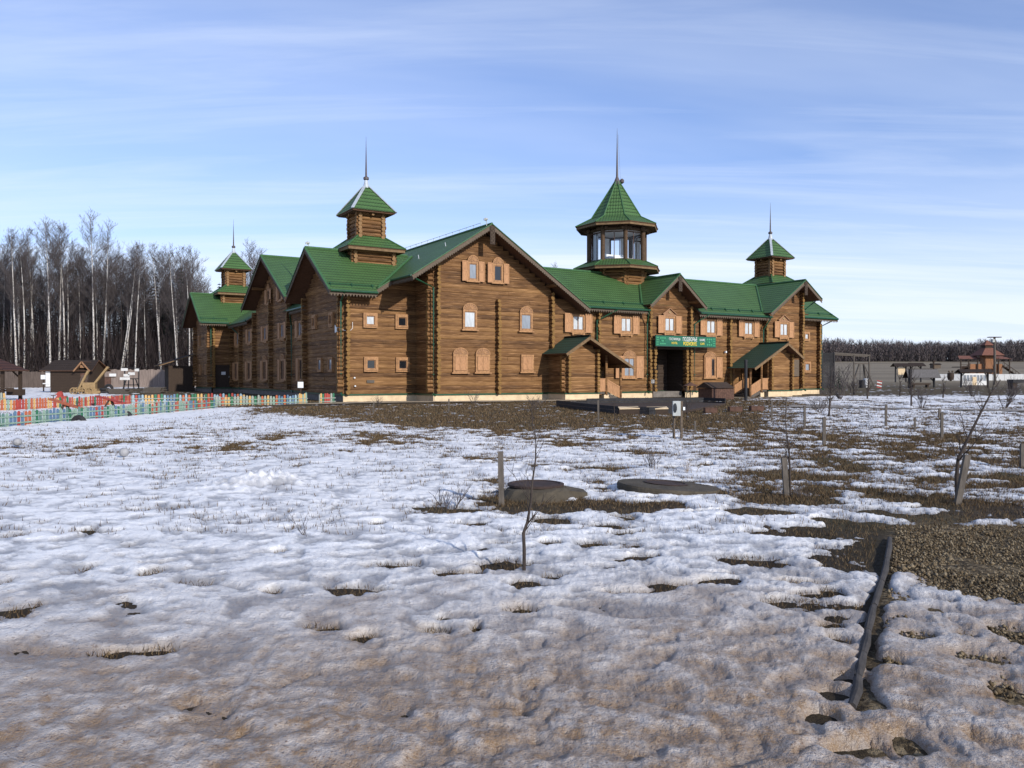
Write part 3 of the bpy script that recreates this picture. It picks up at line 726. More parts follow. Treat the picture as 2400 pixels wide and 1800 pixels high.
# -------- porches (the right one mirrors the left)
def porch(cx, sgn):
    X = lambda x: cx + sgn * x          # x measured from the roof ridge, stairs on the +x side
    vf, vb = -4.75, VF
    def bx(mb, x0, x1, y0, y1, z0, z1, m=0):
        a, b = sorted((X(x0), X(x1))); mb.box(a, b, y0, y1, z0, z1, m)
    zr = lambda x: 4.26 - (.60 if x < 0 else .53) * abs(x)
    w = MB()
    lo, hi = -1.37, 1.26
    a, b = sorted((X(lo), X(hi)))
    log_wall(w, 'u', vf, a, b, .5, lambda u: zr((u - cx) * sgn) - .12, -1)
    log_wall(w, 'v', X(lo), vf, vb, .5, zr(lo) - .1, -sgn); log_wall(w, 'v', X(hi), vf, vb, .5, 3.4, sgn, cuts=[(-4.3, -3.1, 0, 2.5)])
    z = .5
    while z < 3.3:
        for x in (lo + .12, hi - .12):
            w.tube([(X(x), vf + .1, z + .135), (X(x), vf - .34, z + .135)], .125, 10, 0, 1)
        w.tube([(X(lo) + sgn * .1, vf + .12, z + .2), (X(lo) - sgn * .3, vf + .12, z + .2)], .125, 10, 0, 1) if z < 2.75 else None
        z += LD
    o = w.build('porch', [M['log'], M['log_end']], hotel)
    rf = MB()
    for x0, x1 in ((-1.9, 0), (0, 3.78)):
        roof([(X(x0), -5.6, zr(x0)), (X(x1), -5.6, zr(x1)), (X(x1), VF - .02, zr(x1)), (X(x0), VF - .02, zr(x0))], th=.10, mb=rf)
    rf.build('porch_roof', [M['roof_dark'], M['soffit']], o)
    b_ = MB()
    for x0 in (-1.9, 3.78): b_.beam((X(x0), -5.63, zr(x0) - .12), (X(0), -5.63, 4.14), .04, .18)
    b_.build('porch_bargeboard', M['fascia'], o)
    r_ = MB(); r_.tube([(X(0), -5.62, 4.3), (X(0), VF, 4.3)], .07, 8); r_.build('porch_ridge_cap', M['roof_dark'], o)
    p = MB(); bx(p, lo - .08, hi + .1, vf - .08, vb - .1, -.3, .42); bx(p, hi + .55, hi + .95, vf - .05, vf + .5, -.3, .34); p.build('porch_plinth', M['plinth'], o)
    f = MB(); bx(f, lo - .12, hi + .12, vf - .14, vb - .1, .42, .5); f.build('porch_flashing', M['green'], o)
    st = MB(); bx(st, hi, 2.1, vf + .05, vb - .15, .40, .52)
    for i in range(4): bx(st, 2.1 + i * .34, 2.1 + (i + 1) * .34 + .04, vf + .12, vb - .3, .36 - i * .12, .42 - i * .12)
    for y in (vf + .08, vb - .25): st.beam((X(2.0), y, .40), (X(3.5), y, -.12), .07, .24)
    st.build('steps', M['greywood'], o)
    for x, zb in ((2.05, .3), (3.3, -.1)):
        for y in (vf + .02, vb - .35):
            c = MB(); c.tube([(X(x), y, zb), (X(x), y, zr(x) - .1)], .095, 10); c.build('post', M['log'], o)
    for y in (vf + .02, vb - .35):
        ra = MB()
        ra.beam((X(hi), y, 1.42), (X(2.05), y, 1.42), .08, .07); ra.beam((X(2.05), y, 1.40), (X(3.3), y, .82), .08, .07); ra.beam((X(2.05), y, .62), (X(3.3), y, .10), .06, .06); ra.beam((X(hi), y, .6), (X(2.05), y, .6), .06, .06)
        n = 6
        for i in range(n):
            x = hi + (2.0 - hi) * (i + .5) / n; bx(ra, x - .058, x + .058, y - .02, y + .015, .62, 1.4)
        n = 10
        for i in range(n):
            x = 2.1 + 1.15 * (i + .5) / n; k = (x - 2.05) / 1.25
            bx(ra, x - .052, x + .052, y - .02, y + .015, .64 - k * .52, 1.38 - k * .57)
        ra.build('balustrade', M['shutter'], o)
    tb = MB(); tb.beam((X(-1.5), vf - .6, zr(-1.5) - .17), (X(-1.5), vb, zr(-1.5) - .17), .14, .14); tb.beam((X(3.3), vf - .6, zr(3.3) - .17), (X(3.3), vb, zr(3.3) - .17), .14, .14); tb.beam((X(0), vf - .7, zr(0) - .22), (X(0), vb, zr(0) - .22), .16, .16); tb.build('porch_beam', M['log'], o)
porch(14.94, 1); porch(34.4, -1)
# beams carrying the sign
mb = MB()
for z in (3.95, 4.22, 4.48): mb.tube([(22.75, VF, z), (22.75, VF - .75, z)], .125, 10, 0, 1)
for z in (3.95, 4.22): mb.tube([(26.3, VF, z), (26.3, VF - .75, z)], .125, 10, 0, 1)
mb.tube([(22.4, VF - .25, 3.72), (26.8, VF - .25, 3.72)], .12, 10, 0, 1)
mb.build('sign_beam', [M['darkwood'], M['darkwood']], hotel)

# ================================================================== SIGN (hangs on the hotel: a thing of its own)
def w2(u, v, z=0):
    c, s = math.cos(HR), math.sin(HR); return (HX + c * u - s * v, HY + s * u + c * v, z)
sign = thing('hotel_sign', 'long green board sign with white and yellow lettering above the dark passage', 'sign', w2(25.55, -3.5, 3.83), HR)
mb = MB(); mb.box(-3.05, 3.05, -.04, .04, 0, .78); mb.build('board', M['sign'], sign)
mb = MB()
for a in ((-3.07, 3.07, -.06, .06, -.03, -.001), (-3.07, 3.07, -.06, .06, .781, .81)): mb.box(*a)
mb.build('sign_edge', M['blackwood'], sign)
def letters(name, body, x, z, size, mat, sx=1.0):
    cu = bpy.data.curves.new(name, 'FONT'); cu.body = body; cu.size = size; cu.align_x = 'CENTER'; cu.align_y = 'CENTER'; cu.extrude = .006; cu.offset = size * .004; cu.space_character = 1.02
    tmp = bpy.data.objects.new(name, cu); COL.objects.link(tmp)
    me = bpy.data.meshes.new_from_object(tmp.evaluated_get(bpy.context.evaluated_depsgraph_get()))
    bpy.data.objects.remove(tmp); bpy.data.curves.remove(cu)
    me.transform(Matrix.Translation((x, -.05, z)) @ Matrix.Rotation(R(90), 4, 'X') @ Matrix.Diagonal((sx, 1, 1, 1)))
    me.materials.clear(); me.materials.append(mat); return link(name, me, sign)
letters('white_lettering', 'ПОДВОРЬЕ', .34, .54, .40, M['white'], .66); letters('yellow_lettering', 'PODVORYE', .34, .21, .38, M['yellow'], .68)
letters('white_lettering', 'ГОСТИНИЦА', -1.2, .53, .25, M['white'], .72); letters('yellow_lettering', 'HOTEL', -1.22, .24, .22, M['yellow'], .85)
letters('white_lettering', 'КАФЕ', 1.62, .52, .24, M['white'], .85); letters('yellow_lettering', 'CAFE', 1.62, .24, .22, M['yellow'], .85)
mb = MB()
for s in (-1, 1):
    for i in range(4): mb.box(*sorted((s * 2.75, s * 2.98)), -.05, -.041, .1 + i * .17, .15 + i * .17)
    for i in range(3):
        for j in range(3):
            if (i + j) % 2 == 0 or i == 1:
                cx, cz = s * (2.16 + i * .20), .18 + j * .21; r = .085
                mb.prism([(cx - r, -.05, cz), (cx, -.05, cz - r), (cx + r, -.05, cz), (cx, -.05, cz + r)], (0, .008, 0))
            else:
                cx, cz = s * (2.16 + i * .20), .18 + j * .21
                mb.beam((cx - .08, -.045, cz - .08), (cx + .08, -.045, cz + .08), .01, .03, 0, (0, -1, 0)); mb.beam((cx - .08, -.045, cz + .08), (cx + .08, -.045, cz - .08), .01, .03, 0, (0, -1, 0))
mb.build('ornament', M['sign_light'], sign)
# ================================================================== TERRAIN, SNOW
def terrain(x, y):
    d = np.maximum(np.asarray(y, float) - 88, 0); d = np.minimum(d, 720)
    return .010 * d + .000022 * d * d + .02 * perlin(np.asarray(x) * .25, np.asarray(y) * .25) * np.clip(1 - d / 100, 0, 1)
def tz(x, y): return float(terrain(np.array([x]), np.array([y]))[0])
def G(px, py):                      # where a point of the flat ground seen in the photo lies, in metres
    Z_ = 1.6 * 1900 / (py - 882.0); return ((px - 1200) / 1900 * Z_, Z_)

def fan(r0, r1, nr, dense, ncol):
    r = np.concatenate([[.05], r0 * (r1 / r0) ** (np.arange(nr) / (nr - 1))])
    a = np.concatenate([np.linspace(-90, -dense - 1, 26), np.linspace(-dense, dense, ncol), np.linspace(dense + 1, 90, 26)])
    a = np.radians(a)
    Rr, A = np.meshgrid(r, a, indexing='ij')
    # y-extent follows depth so rows stay parallel to the front of the lawn
    X = Rr * np.sin(A); Y = Rr * np.cos(A)
    n0, n1 = X.shape
    i = np.arange(n0 * n1).reshape(n0, n1)
    F = np.stack([i[:-1, :-1], i[:-1, 1:], i[1:, 1:], i[1:, :-1]], -1).reshape(-1, 4)[:, ::-1]
    return X.ravel(), Y.ravel(), F

CH, SH = math.cos(HR), math.sin(HR)
def to_hotel(x, y):
    dx, dy = x - HX, y - HY; return CH * dx + SH * dy, -SH * dx + CH * dy

# bare patches melted into the snow: (px, py, half width px, half height px) read off the lawn
PATCH = [(240, 1045, 48, 12), (150, 1072, 26, 5), (590, 1040, 52, 22), (520, 1012, 30, 8), (690, 1018, 30, 6), (830, 1022, 60, 9), (960, 1030, 70, 10), (870, 1040, 60, 7), (1180, 1015, 60, 14),
         (1330, 1030, 70, 14), (1150, 1078, 60, 8), (1290, 1090, 40, 5), (1330, 1102, 34, 7), (1430, 1098, 40, 6), (1020, 1195, 50, 9), (1090, 1198, 30, 5), (1195, 1170, 50, 24), (1260, 1186, 60, 9), (1380, 1185, 70, 11), (1480, 1195, 60, 10),
         (1560, 1185, 45, 8), (1290, 1222, 44, 9), (1120, 1232, 40, 4), (1420, 1237, 36, 6), (1470, 1215, 26, 5), (1180, 1280, 24, 3), (1295, 1278, 22, 4), (1390, 1281, 25, 5), (885, 1233, 14, 4), (1500, 1316, 30, 4), (1750, 1322, 45, 8),
         (945, 1332, 30, 6), (1050, 1354, 32, 9), (1110, 1352, 22, 7), (1180, 1335, 40, 9), (1225, 1380, 24, 9), (840, 1392, 70, 9), (830, 1400, 30, 5), (1560, 1385, 50, 8), (1690, 1375, 40, 6), (1225, 1440, 36, 9), (765, 1482, 38, 9), (855, 1508, 32, 9), (1015, 1490, 34, 10), (1040, 1462, 24, 5), (1115, 1485, 13, 5),
         (278, 1542, 50, 8), (380, 1532, 28, 5), (345, 1350, 17, 9), (635, 1397, 20, 5), (660, 1298, 13, 4), (30, 1263, 24, 4), (205, 1247, 16, 4), (455, 1050, 20, 4), (600, 1075, 12, 4), (700, 1095, 12, 4),
         (1850, 1172, 60, 9), (1790, 1108, 60, 6), (1900, 1118, 55, 6), (2290, 1185, 70, 11), (2180, 1172, 60, 8), (1750, 1202, 40, 7), (1830, 1205, 30, 6), (2040, 1152, 24, 6), (1990, 1098, 40, 7), (1940, 1082, 35, 7), (2120, 1068, 45, 6), (2250, 1035, 60, 7), (2370, 1085, 50, 12), (2330, 1118, 40, 6),
         (1860, 1255, 80, 9), (1940, 1245, 50, 10), (2020, 1230, 50, 10), (1800, 1330, 40, 6), (1960, 1330, 30, 14), (2060, 1205, 40, 7), (2170, 1215, 50, 7), (2280, 1210, 50, 6), (1900, 1405, 40, 4), (1955, 1400, 18, 8), (1960, 1480, 24, 7), (1970, 1510, 20, 9), (1985, 1600, 30, 10), (1955, 1640, 26, 9), (2080, 1560, 36, 9), (2050, 1660, 26, 18), (2150, 1500, 30, 6),
         (2010, 1770, 60, 18), (2140, 1760, 22, 20), (2385, 1640, 30, 24), (1930, 1690, 34, 6), (2390, 1500, 30, 20)]
def bias(x, y):
    b = np.full_like(x, .062) - .022 * sstep(.9, 2.2, x - .12 * y) * (1 - sstep(5.0, 7.5, y))
    # lawn in front of the hotel has melted bare
    xl = -1.9 - .62 * (y - 22)
    bare = sstep(21.5, 27, y) * sstep(-1.2, 1.6, x - xl) * (1 - sstep(58, 75, y))
    right = sstep(.27, .38, x / np.maximum(y, 1))
    b = b - .118 * bare * (1 - .62 * right)
    b = b - .034 * sstep(.20, .30, x / np.maximum(y, 1)) * sstep(8.2, 11.5, y) * (1 - bare)
    b = b - .02 * sstep(.05, .15, x / np.maximum(y, 1)) * sstep(8, 13, y) * (1 - bare)
    b = b - .015 * sstep(13, 19, y) * (1 - bare)
    b = b - .016 * sstep(.22, .40, x / np.maximum(y, 1)) * sstep(7.5, 10, y) * (1 - sstep(11, 14, y))
    far = sstep(52, 62, y) * sstep(10, 20, x)
    b = b + .045 * far
    b = b - .10 * sstep(128, 150, y)
    b = b - .12 * sstep(30, 44, y) * sstep(-.42, -.30, x / np.maximum(y, 1)) * (1 - bare)
    pn = np.clip(.62 + .95 * perlin(x * 1.9 + 2, y * 3.1 + 6) + .5 * perlin(x * 5 + 1, y * 8), .05, 1.5)
    pn2 = np.clip(.85 + .8 * perlin(x * 2.4 + 2, y * 4.1 + 6) + .4 * perlin(x * 6 + 1, y * 9), .5, 1.7)
    for (px, py, rx, ry) in PATCH:
        cx, cy = G(px, py); ax = rx / 1900 * cy * 1.12; ay = max(.07, .5 * (G(px, py - ry)[1] - G(px, py + ry)[1]) * 1.1)
        q = ((x - cx) / ax) ** 2 + ((y - cy) / ay) ** 2
        b = b - (.125 if py < 1110 else .26) * np.exp(-q * 1.0) * (pn if py < 1110 else pn2)
    # gravel corner and the strip beside the edging logs
    q = ((x - 4.95) / 1.9) ** 2 + ((y - 7.0) / 1.6) ** 2
    b = b - .135 * (1 - sstep(.5, 1.7, q))
    # trodden line along the edging logs
    ex = np.interp(y, [3.7, 4.2, 4.55, 5.0, 5.55, 6.2, 6.95, 7.9], [1.58, 1.83, 2.0, 2.22, 2.48, 2.84, 3.21, 3.65])
    b = b - .115 * np.exp(-((x - ex - .015) / .06) ** 2) * sstep(3.6, 3.9, y) * (1 - sstep(8.0, 8.4, y)) * (.9 + .3 * perlin(x * 2, y * 2.2 + 4))
    # hotel footprint and the apron round it, path
    u, v = to_hotel(x, y)
    inside = (u > -1.2) & (u < 46.5) & (v > -6.2)
    b = np.where(inside & (v < 60), b - .2, b)
    # fence line snow bank
    b = b + .10 * np.exp(-((x + 14.0 - .07 * (y - 32)) / 1.2) ** 2) * sstep(24, 28, y) * (1 - sstep(40, 43, y))
    # playground and yard behind
    b = np.where((u > -10 + 3 * perlin(x * .3, y * .3)) & (u < 0) & (v > 3) & (v < 60), b - .13, b)
    return b
def snow_depth(x, y):
    r = np.hypot(x, y)
    n = .028 * fbm(x * .42, y * .62, 3) + .034 * fbm(x * 1.15 + 5, y * 1.9, 4, .6)
    n = n + .045 * perlin(x * .9 + 31, y * 3.6) * sstep(9, 20, r) + .05 * perlin(x * 2.1 + 3, y * 9 + 7) * sstep(11, 22, r)
    n = n + .07 * fbm(x * .22 + 9, y * .5 + 3, 2) * sstep(30, 60, r)
    wx = x + .12 * perlin(x * 1.3 + 7, y * 1.3); wy = y + .12 * perlin(x * 1.3, y * 1.3 + 11)
    hol = 1.0 * sstep(.16, .46, perlin(wx * 2.0 + 3, wy * 2.5 + 1)) + .95 * sstep(.12, .40, perlin(wx * 4.1 + 13, wy * 4.9 + 5)) + .70 * sstep(.12, .42, perlin(wx * 8.5 + 2, wy * 10 + 9))
    bump = .012 * perlin(wx * 1.4, wy * 1.9) + .009 * perlin(wx * 4.1, wy * 4.8) + .006 * perlin(wx * 9, wy * 10) + .006 * fbm(x * 19, y * 22, 3, .65) - .0165 * hol + .0135
    # small thawed holes scattered over the lawn
    n = n - .095 * sstep(.42, .64, perlin(wx * 1.3 + 40, wy * 3.0 + 8)) * sstep(4.6, 6.5, y) * (.55 + .6 * sstep(-.1, .25, x / np.maximum(y, 1)))
    return bias(x, y) + n + bump, bump
print('snow...')
X, Y, F = fan(1.7, 230, 760, 40, 900)
dep, bmp = snow_depth(X, Y)
c = .052
top = np.where(dep > 0, c * (1 - np.exp(-np.maximum(dep, 0) / c)) + .55 * np.clip(bmp, -.045, .04), np.maximum(dep * .9, -.06))
Zs = terrain(X, Y) + top
# lumps of cleared snow
for (px, py, rr, hh) in ((600, 1140, .55, .10), (545, 1150, .5, .07), (660, 1132, .5, .08)):
    cx, cy = G(px, py); q = np.exp(-((X - cx) ** 2 + (Y - cy) ** 2) / rr ** 2); Zs += q * hh * (.6 + .8 * np.abs(perlin(X * 7, Y * 7)))
keep = (dep[F] > -.10).any(axis=1)
F = F[keep]
used = np.unique(F); remap = np.full(len(X), -1); remap[used] = np.arange(len(used)); F = remap[F]

t = NT('old_snow')
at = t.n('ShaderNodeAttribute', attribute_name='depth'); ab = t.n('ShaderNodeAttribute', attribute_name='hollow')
geo = t.n('ShaderNodeNewGeometry'); sp = t.n('ShaderNodeSeparateXYZ'); t.l(geo.outputs['Position'], sp.inputs[0])
n1 = t.noise(geo.outputs['Position'], 1.3, 5, .62); n2 = t.noise(geo.outputs['Position'], 9, 5, .65); n3 = t.noise(geo.outputs['Position'], 45, 3, .6)
thin = t.ramp(t.math('ADD', at.outputs['Fac'], t.math('MULTIPLY', t.math('SUBTRACT', n2, .5), .05)), [(0.0, 1), (.035, .30), (.085, 0)])
cc = t.mix(t.math('MULTIPLY', thin, .9), (.86, .86, .86), (.24, .235, .235))
# trodden wet snow towards the track where the photographer stands: grey slush, then brown grit
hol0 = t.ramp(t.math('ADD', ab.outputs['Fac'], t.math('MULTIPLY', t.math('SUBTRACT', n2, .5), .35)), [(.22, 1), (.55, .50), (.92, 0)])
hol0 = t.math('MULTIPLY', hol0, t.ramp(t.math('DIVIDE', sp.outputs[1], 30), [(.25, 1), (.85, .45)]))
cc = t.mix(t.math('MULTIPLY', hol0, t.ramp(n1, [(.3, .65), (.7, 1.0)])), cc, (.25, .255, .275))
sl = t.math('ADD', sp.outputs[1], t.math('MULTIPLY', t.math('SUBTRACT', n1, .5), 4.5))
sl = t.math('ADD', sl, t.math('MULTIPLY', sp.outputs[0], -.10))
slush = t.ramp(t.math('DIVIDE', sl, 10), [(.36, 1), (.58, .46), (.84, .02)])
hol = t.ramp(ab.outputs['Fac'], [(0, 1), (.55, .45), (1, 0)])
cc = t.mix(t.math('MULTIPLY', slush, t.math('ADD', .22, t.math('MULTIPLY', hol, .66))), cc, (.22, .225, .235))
br = t.ramp(t.math('DIVIDE', t.math('ADD', sl, t.math('MULTIPLY', t.math('SUBTRACT', n2, .5), 2.2)), 10), [(.40, 1), (.50, .80), (.60, .30), (.76, 0)])
cc = t.mix(t.math('MULTIPLY', br, t.math('ADD', .58, t.math('MULTIPLY', t.ramp(n2, [(.38, 0), (.62, 1)]), .42))), cc, (.20, .128, .066))
grit = t.math('MULTIPLY', t.ramp(n3, [(.60, 0), (.66, 1)]), t.ramp(t.math('DIVIDE', sl, 10), [(.35, .85), (.62, .40), (1.0, .10)]))
cc = t.mix(grit, cc, (.13, .075, .04))
n4 = t.noise(geo.outputs['Position'], 110, 2, .6)
cc = t.mix(t.ramp(n4, [(.35, .16), (.6, 0)]), cc, (.34, .345, .36))
t.bump(t.math('ADD', t.math('MULTIPLY', n2, .45), t.math('ADD', t.math('MULTIPLY', n3, .5), t.math('MULTIPLY', n4, .25))), .8, .03)
t.fin(cc, t.ramp(slush, [(0, .52), (1, .34)]), 0, .45)
snow_mat = t.mat
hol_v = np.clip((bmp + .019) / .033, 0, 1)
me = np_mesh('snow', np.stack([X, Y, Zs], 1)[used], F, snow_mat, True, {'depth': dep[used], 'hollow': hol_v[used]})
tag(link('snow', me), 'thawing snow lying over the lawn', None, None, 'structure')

print('ground...')
X, Y, F = fan(1.5, 3200, 420, 42, 420)
zg = terrain(X, Y) + np.where(Y < 90, .022 * fbm(X * 1.7, Y * 1.7, 3), 0) - .004
t = NT('dead_turf'); geo = t.n('ShaderNodeNewGeometry'); sp = t.n('ShaderNodeSeparateXYZ'); t.l(geo.outputs['Position'], sp.inputs[0])
n1 = t.noise(geo.outputs['Position'], .35, 5, .6); n2 = t.noise(geo.outputs['Position'], 5, 6, .7); n3 = t.noise(geo.outputs['Position'], 30, 4, .65)
c1 = t.ramp(n2, [(.30, (.028, .020, .013)), (.5, (.075, .054, .033)), (.72, (.15, .112, .070))])
c1 = t.mix(t.ramp(n1, [(.45, 0), (.65, .55)]), c1, (.075, .075, .030))
c1 = t.mix(t.ramp(n3, [(.35, .6), (.5, 0)]), c1, (.02, .015, .01))
far = t.ramp(t.math('DIVIDE', sp.outputs[1], 500), [(.18, 0), (.32, 1)])
v = t.n('ShaderNodeMapping'); v.inputs['Scale'].default_value = (.010, .035, 1); t.l(geo.outputs['Position'], v.inputs[0])
nf = t.noise(v.outputs[0], 1, 6, .6)
cf = t.ramp(nf, [(.35, (.13, .108, .080)), (.55, (.19, .16, .115)), (.7, (.25, .215, .155))])
c1 = t.mix(t.ramp(t.math('DIVIDE', t.math('ADD', sp.outputs[1], t.math('MULTIPLY', n1, 4)), 30), [(.30, .8), (.52, 0)]), c1, (.022, .017, .012))
c1 = t.mix(far, c1, cf)
# the stony path beside the edging logs, darker wet soil next to the camera
gx = t.math('SUBTRACT', sp.outputs[0], t.math('ADD', -.20, t.math('MULTIPLY', sp.outputs[1], .493)))
gr = t.math('MULTIPLY', t.ramp(t.math('ADD', gx, .5), [(.42, 0), (.55, 1)]), t.ramp(t.math('DIVIDE', sp.outputs[1], 20), [(.43, 1), (.47, 0)]))
vo = t.n('ShaderNodeTexVoronoi'); vo.inputs['Scale'].default_value = 28; t.l(geo.outputs['Position'], vo.inputs['Vector'])
vc = t.n('ShaderNodeSeparateColor'); t.l(vo.outputs['Color'], vc.inputs[0])
c1 = t.mix(gr, c1, t.ramp(vc.outputs[0], [(0, (.03, .022, .013)), (.6, (.10, .075, .043)), (1, (.19, .15, .095))]))
t.bump(t.math('ADD', n2, t.math('MULTIPLY', n3, .5)), .9, .05)
t.fin(c1, .95, 0, .15)
tag(link('ground', np_mesh('ground', np.stack([X, Y, zg], 1), F, t.mat, True)), 'brown dead turf of the thawing lawn and fields', None, None, 'structure')

# paths: pale gravel apron in front of the hotel, grey track on the right
def strip(name, L_, R_, mat, dz):
    V = []; Fq = []; n = len(L_)
    for a, b in zip(L_, R_):
        for k in range(7):
            f_ = k / 6; x = a[0] + (b[0] - a[0]) * f_; y = a[1] + (b[1] - a[1]) * f_; V.append((x, y, tz(x, y) + dz))
    for i in range(n - 1):
        for k in range(6): Fq.append((i * 7 + k, i * 7 + k + 1, (i + 1) * 7 + k + 1, (i + 1) * 7 + k))
    return link(name, np_mesh(name, V, Fq, mat))
gm = varied('pale_gravel', (.29, .235, .165), .95, .4, 3, bump=.8, dist=.04)
g2 = varied('grey_track_gravel', (.22, .20, .18), .95, .3, 3, bump=.8, dist=.04)
def wig(pts, a):
    out = []
    for (p, q) in zip(pts[:-1], pts[1:]):
        for i in range(12):
            f_ = i / 12; out.append((p[0] + (q[0] - p[0]) * f_ + rnd.uniform(-a, a), p[1] + (q[1] - p[1]) * f_ + rnd.uniform(-a, a)))
    return out + [pts[-1]]
A_ = [w2(u, v)[:2] for u, v in ((-3.5, -2.2), (3, -1.6), (6, -3.6), (12, -4.0), (20, -6.4), (30, -6.6), (38, -6.4))]
B_ = [w2(u, v)[:2] for u, v in ((-5.0, -4.0), (2, -4.2), (7, -6.0), (13, -6.6), (20, -7.5), (30, -7.7), (38, -7.5))]
tag(strip('gravel_path', wig(A_, .15), wig(B_, .25), gm, .045), 'pale gravel path along the front of the hotel', None, None, 'structure')
A_ = [G(1850, 951), G(2000, 953), (16.5, 41.2), (20.5, 38.7), (29, 36)]; B_ = [G(1850, 956), G(2000, 959), (16.0, 39.6), (20.0, 37.1), (28.5, 34.4)]
tag(strip('track', wig(A_, .12), wig(B_, .12), g2, .055), 'grey gravel track crossing the right of the lawn', None, None, 'structure')

# ------------------------------------------------------------------ dead grass, gravel
print('grass...')
def blades(P, h, w, lean, rs):
    n = len(P); a = rs.uniform(0, 2 * np.pi, n); l = lean * rs.uniform(.2, 1, n); hh = h * rs.uniform(.45, 1.2, n)
    az = rs.uniform(0, 2 * np.pi, n)
    dx, dy = np.cos(a) * w, np.sin(a) * w
    b0 = P + np.stack([dx, dy, np.zeros(n)], 1); b1 = P - np.stack([dx, dy, np.zeros(n)], 1)
    tp = P + np.stack([np.cos(az) * l * hh, np.sin(az) * l * hh, hh * np.sqrt(np.maximum(.1, 1 - l * l * .6))], 1)
    V = np.stack([b0, b1, tp], 1).reshape(-1, 3)
    return V
rs = np.random.RandomState(21)
Vs = []
def scatter(n, y0, y1, ang, h, w, lo, hi, lean=.8):
    yy = np.exp(rs.uniform(np.log(y0), np.log(y1), n)); k = rs.uniform(-ang, ang, n); xx = k * yy
    d, _ = snow_depth(xx, yy)
    u, v = to_hotel(xx, yy)
    ok = (d > lo) & (d < hi) & ~((u > -1) & (u < 46) & (v > -2.9)) & ~((xx > -.33 + .493 * yy) & (yy < 8.4)) & ~((u > -6) & (u < 13) & (v > -6.4) & (v < 0)) & ~((u >= 13) & (u < 38) & (v > -7.7) & (v < -6.3))
    xx, yy, d = xx[ok], yy[ok], d[ok]
    P = np.stack([xx, yy, terrain(xx, yy) + np.maximum(d, 0) * .6], 1)
    s = np.clip(yy / 14, .6, 2.2)
    Vs.append(blades(P, h, 1.0, lean, rs) if False else blades(P, h * (.8 + .25 * np.clip(yy / 25, 0, 1)), .0032 * np.maximum(1, yy / 7), lean, rs))
scatter(60000, 4.3, 13, .66, .055, .004, -.35, .012)
scatter(130000, 10, 24, .66, .065, .004, -.35, .012)
scatter(230000, 16, 60, .66, .075, .004, -.5, .008)
scatter(26000, 8, 42, .66, .075, .004, .005, .06, .5)
V = np.concatenate(Vs); Fg = np.arange(len(V)).reshape(-1, 3)
t = NT('dead_grass'); geo = t.n('ShaderNodeNewGeometry')
cg = t.ramp(geo.outputs['Random Per Island'], [(0, (.040, .026, .015)), (.45, (.095, .064, .036)), (.8, (.16, .115, .066)), (1, (.075, .058, .034))])
t.fin(cg, .9, 0, .1)
tag(link('dead_grass', np_mesh('dead_grass', V, Fg, t.mat)), 'dead brown grass standing out of the thawed patches', None, None, 'stuff')
print('blades', len(Fg))
# pebbles of the path
n = 11000
yy = rs.uniform(4.0, 8.7, n); xx = -.16 + .493 * yy + rs.uniform(0, 3.6, n) * rs.uniform(.15, 1, n)
d, _ = snow_depth(xx, yy); ok = d < .015; xx, yy = xx[ok], yy[ok]; n = len(xx)
OV = np.array([(1, 0, 0), (-1, 0, 0), (0, 1, 0), (0, -1, 0), (0, 0, 1), (0, 0, -1)], float); OF = np.array([(0, 2, 4), (2, 1, 4), (1, 3, 4), (3, 0, 4), (2, 0, 5), (1, 2, 5), (3, 1, 5), (0, 3, 5)])
S = np.exp(rs.normal(np.log(.0095), .35, (n, 1, 1))) * rs.uniform(.6, 1.3, (n, 1, 3)); an = rs.uniform(0, 6.28, n)
PV = OV[None] * S; ca, sa = np.cos(an)[:, None], np.sin(an)[:, None]
PV = np.stack([PV[..., 0] * ca - PV[..., 1] * sa, PV[..., 0] * sa + PV[..., 1] * ca, PV[..., 2]], -1) + rs.normal(0, .002, (n, 6, 3))
PV = PV + np.stack([xx, yy, terrain(xx, yy) + .008], 1)[:, None]
PF = (OF[None] + 6 * np.arange(n)[:, None, None]).reshape(-1, 3)
t = NT('pebbles'); geo = t.n('ShaderNodeNewGeometry')
t.fin(t.ramp(geo.outputs['Random Per Island'], [(0, (.04, .028, .015)), (.5, (.12, .088, .05)), (1, (.22, .18, .12))]), .85, 0, .2)
tag(link('gravel', np_mesh('gravel', PV.reshape(-1, 3), PF, t.mat)), 'loose brown gravel of the footpath beside the edging logs', None, None, 'stuff')
# ================================================================== SMALL THINGS ON THE LAWN
print('things...')
def P(px, py, Zd): return Vector(((px - 1200) / 1900 * Zd, Zd, 1.6 + (882 - py) / 1900 * Zd))
def base(px, py):
    x, y = G(px, py); return (x, y, tz(x, y))

def stake(pb, pt, w, label, mat='greywood'):
    x, y, z = base(*pb); top = P(pt[0], pt[1], y) - Vector((x, y, z)); wm_ = w / 1900 * y
    mb = MB(); n = 5; pts = [Vector((0, 0, -.15)) + (top - Vector((0, 0, -.15))) * (i / n) for i in range(n + 1)]
    for i in range(n): pass
    a = wm_ / 2
    rings = []
    for i, p in enumerate(pts):
        k = 1 + rnd.uniform(-.06, .06)
        rings.append(mb.add([p + Vector((sx * a * k, sy * a * .7 * k, (.02 * sx * wm_ if i == n else 0))) for sx, sy in ((-1, -1), (1, -1), (1, 1), (-1, 1))]))
    for i in range(n):
        for k in range(4): mb.face((rings[i] + k, rings[i] + (k + 1) % 4, rings[i + 1] + (k + 1) % 4, rings[i + 1] + k))
    mb.face([rings[-1] + k for k in range(4)])
    o = mb.build('stake', M[mat], None, (x, y, z)); return tag(o, label, 'stake', 'wooden stakes standing in the lawn')
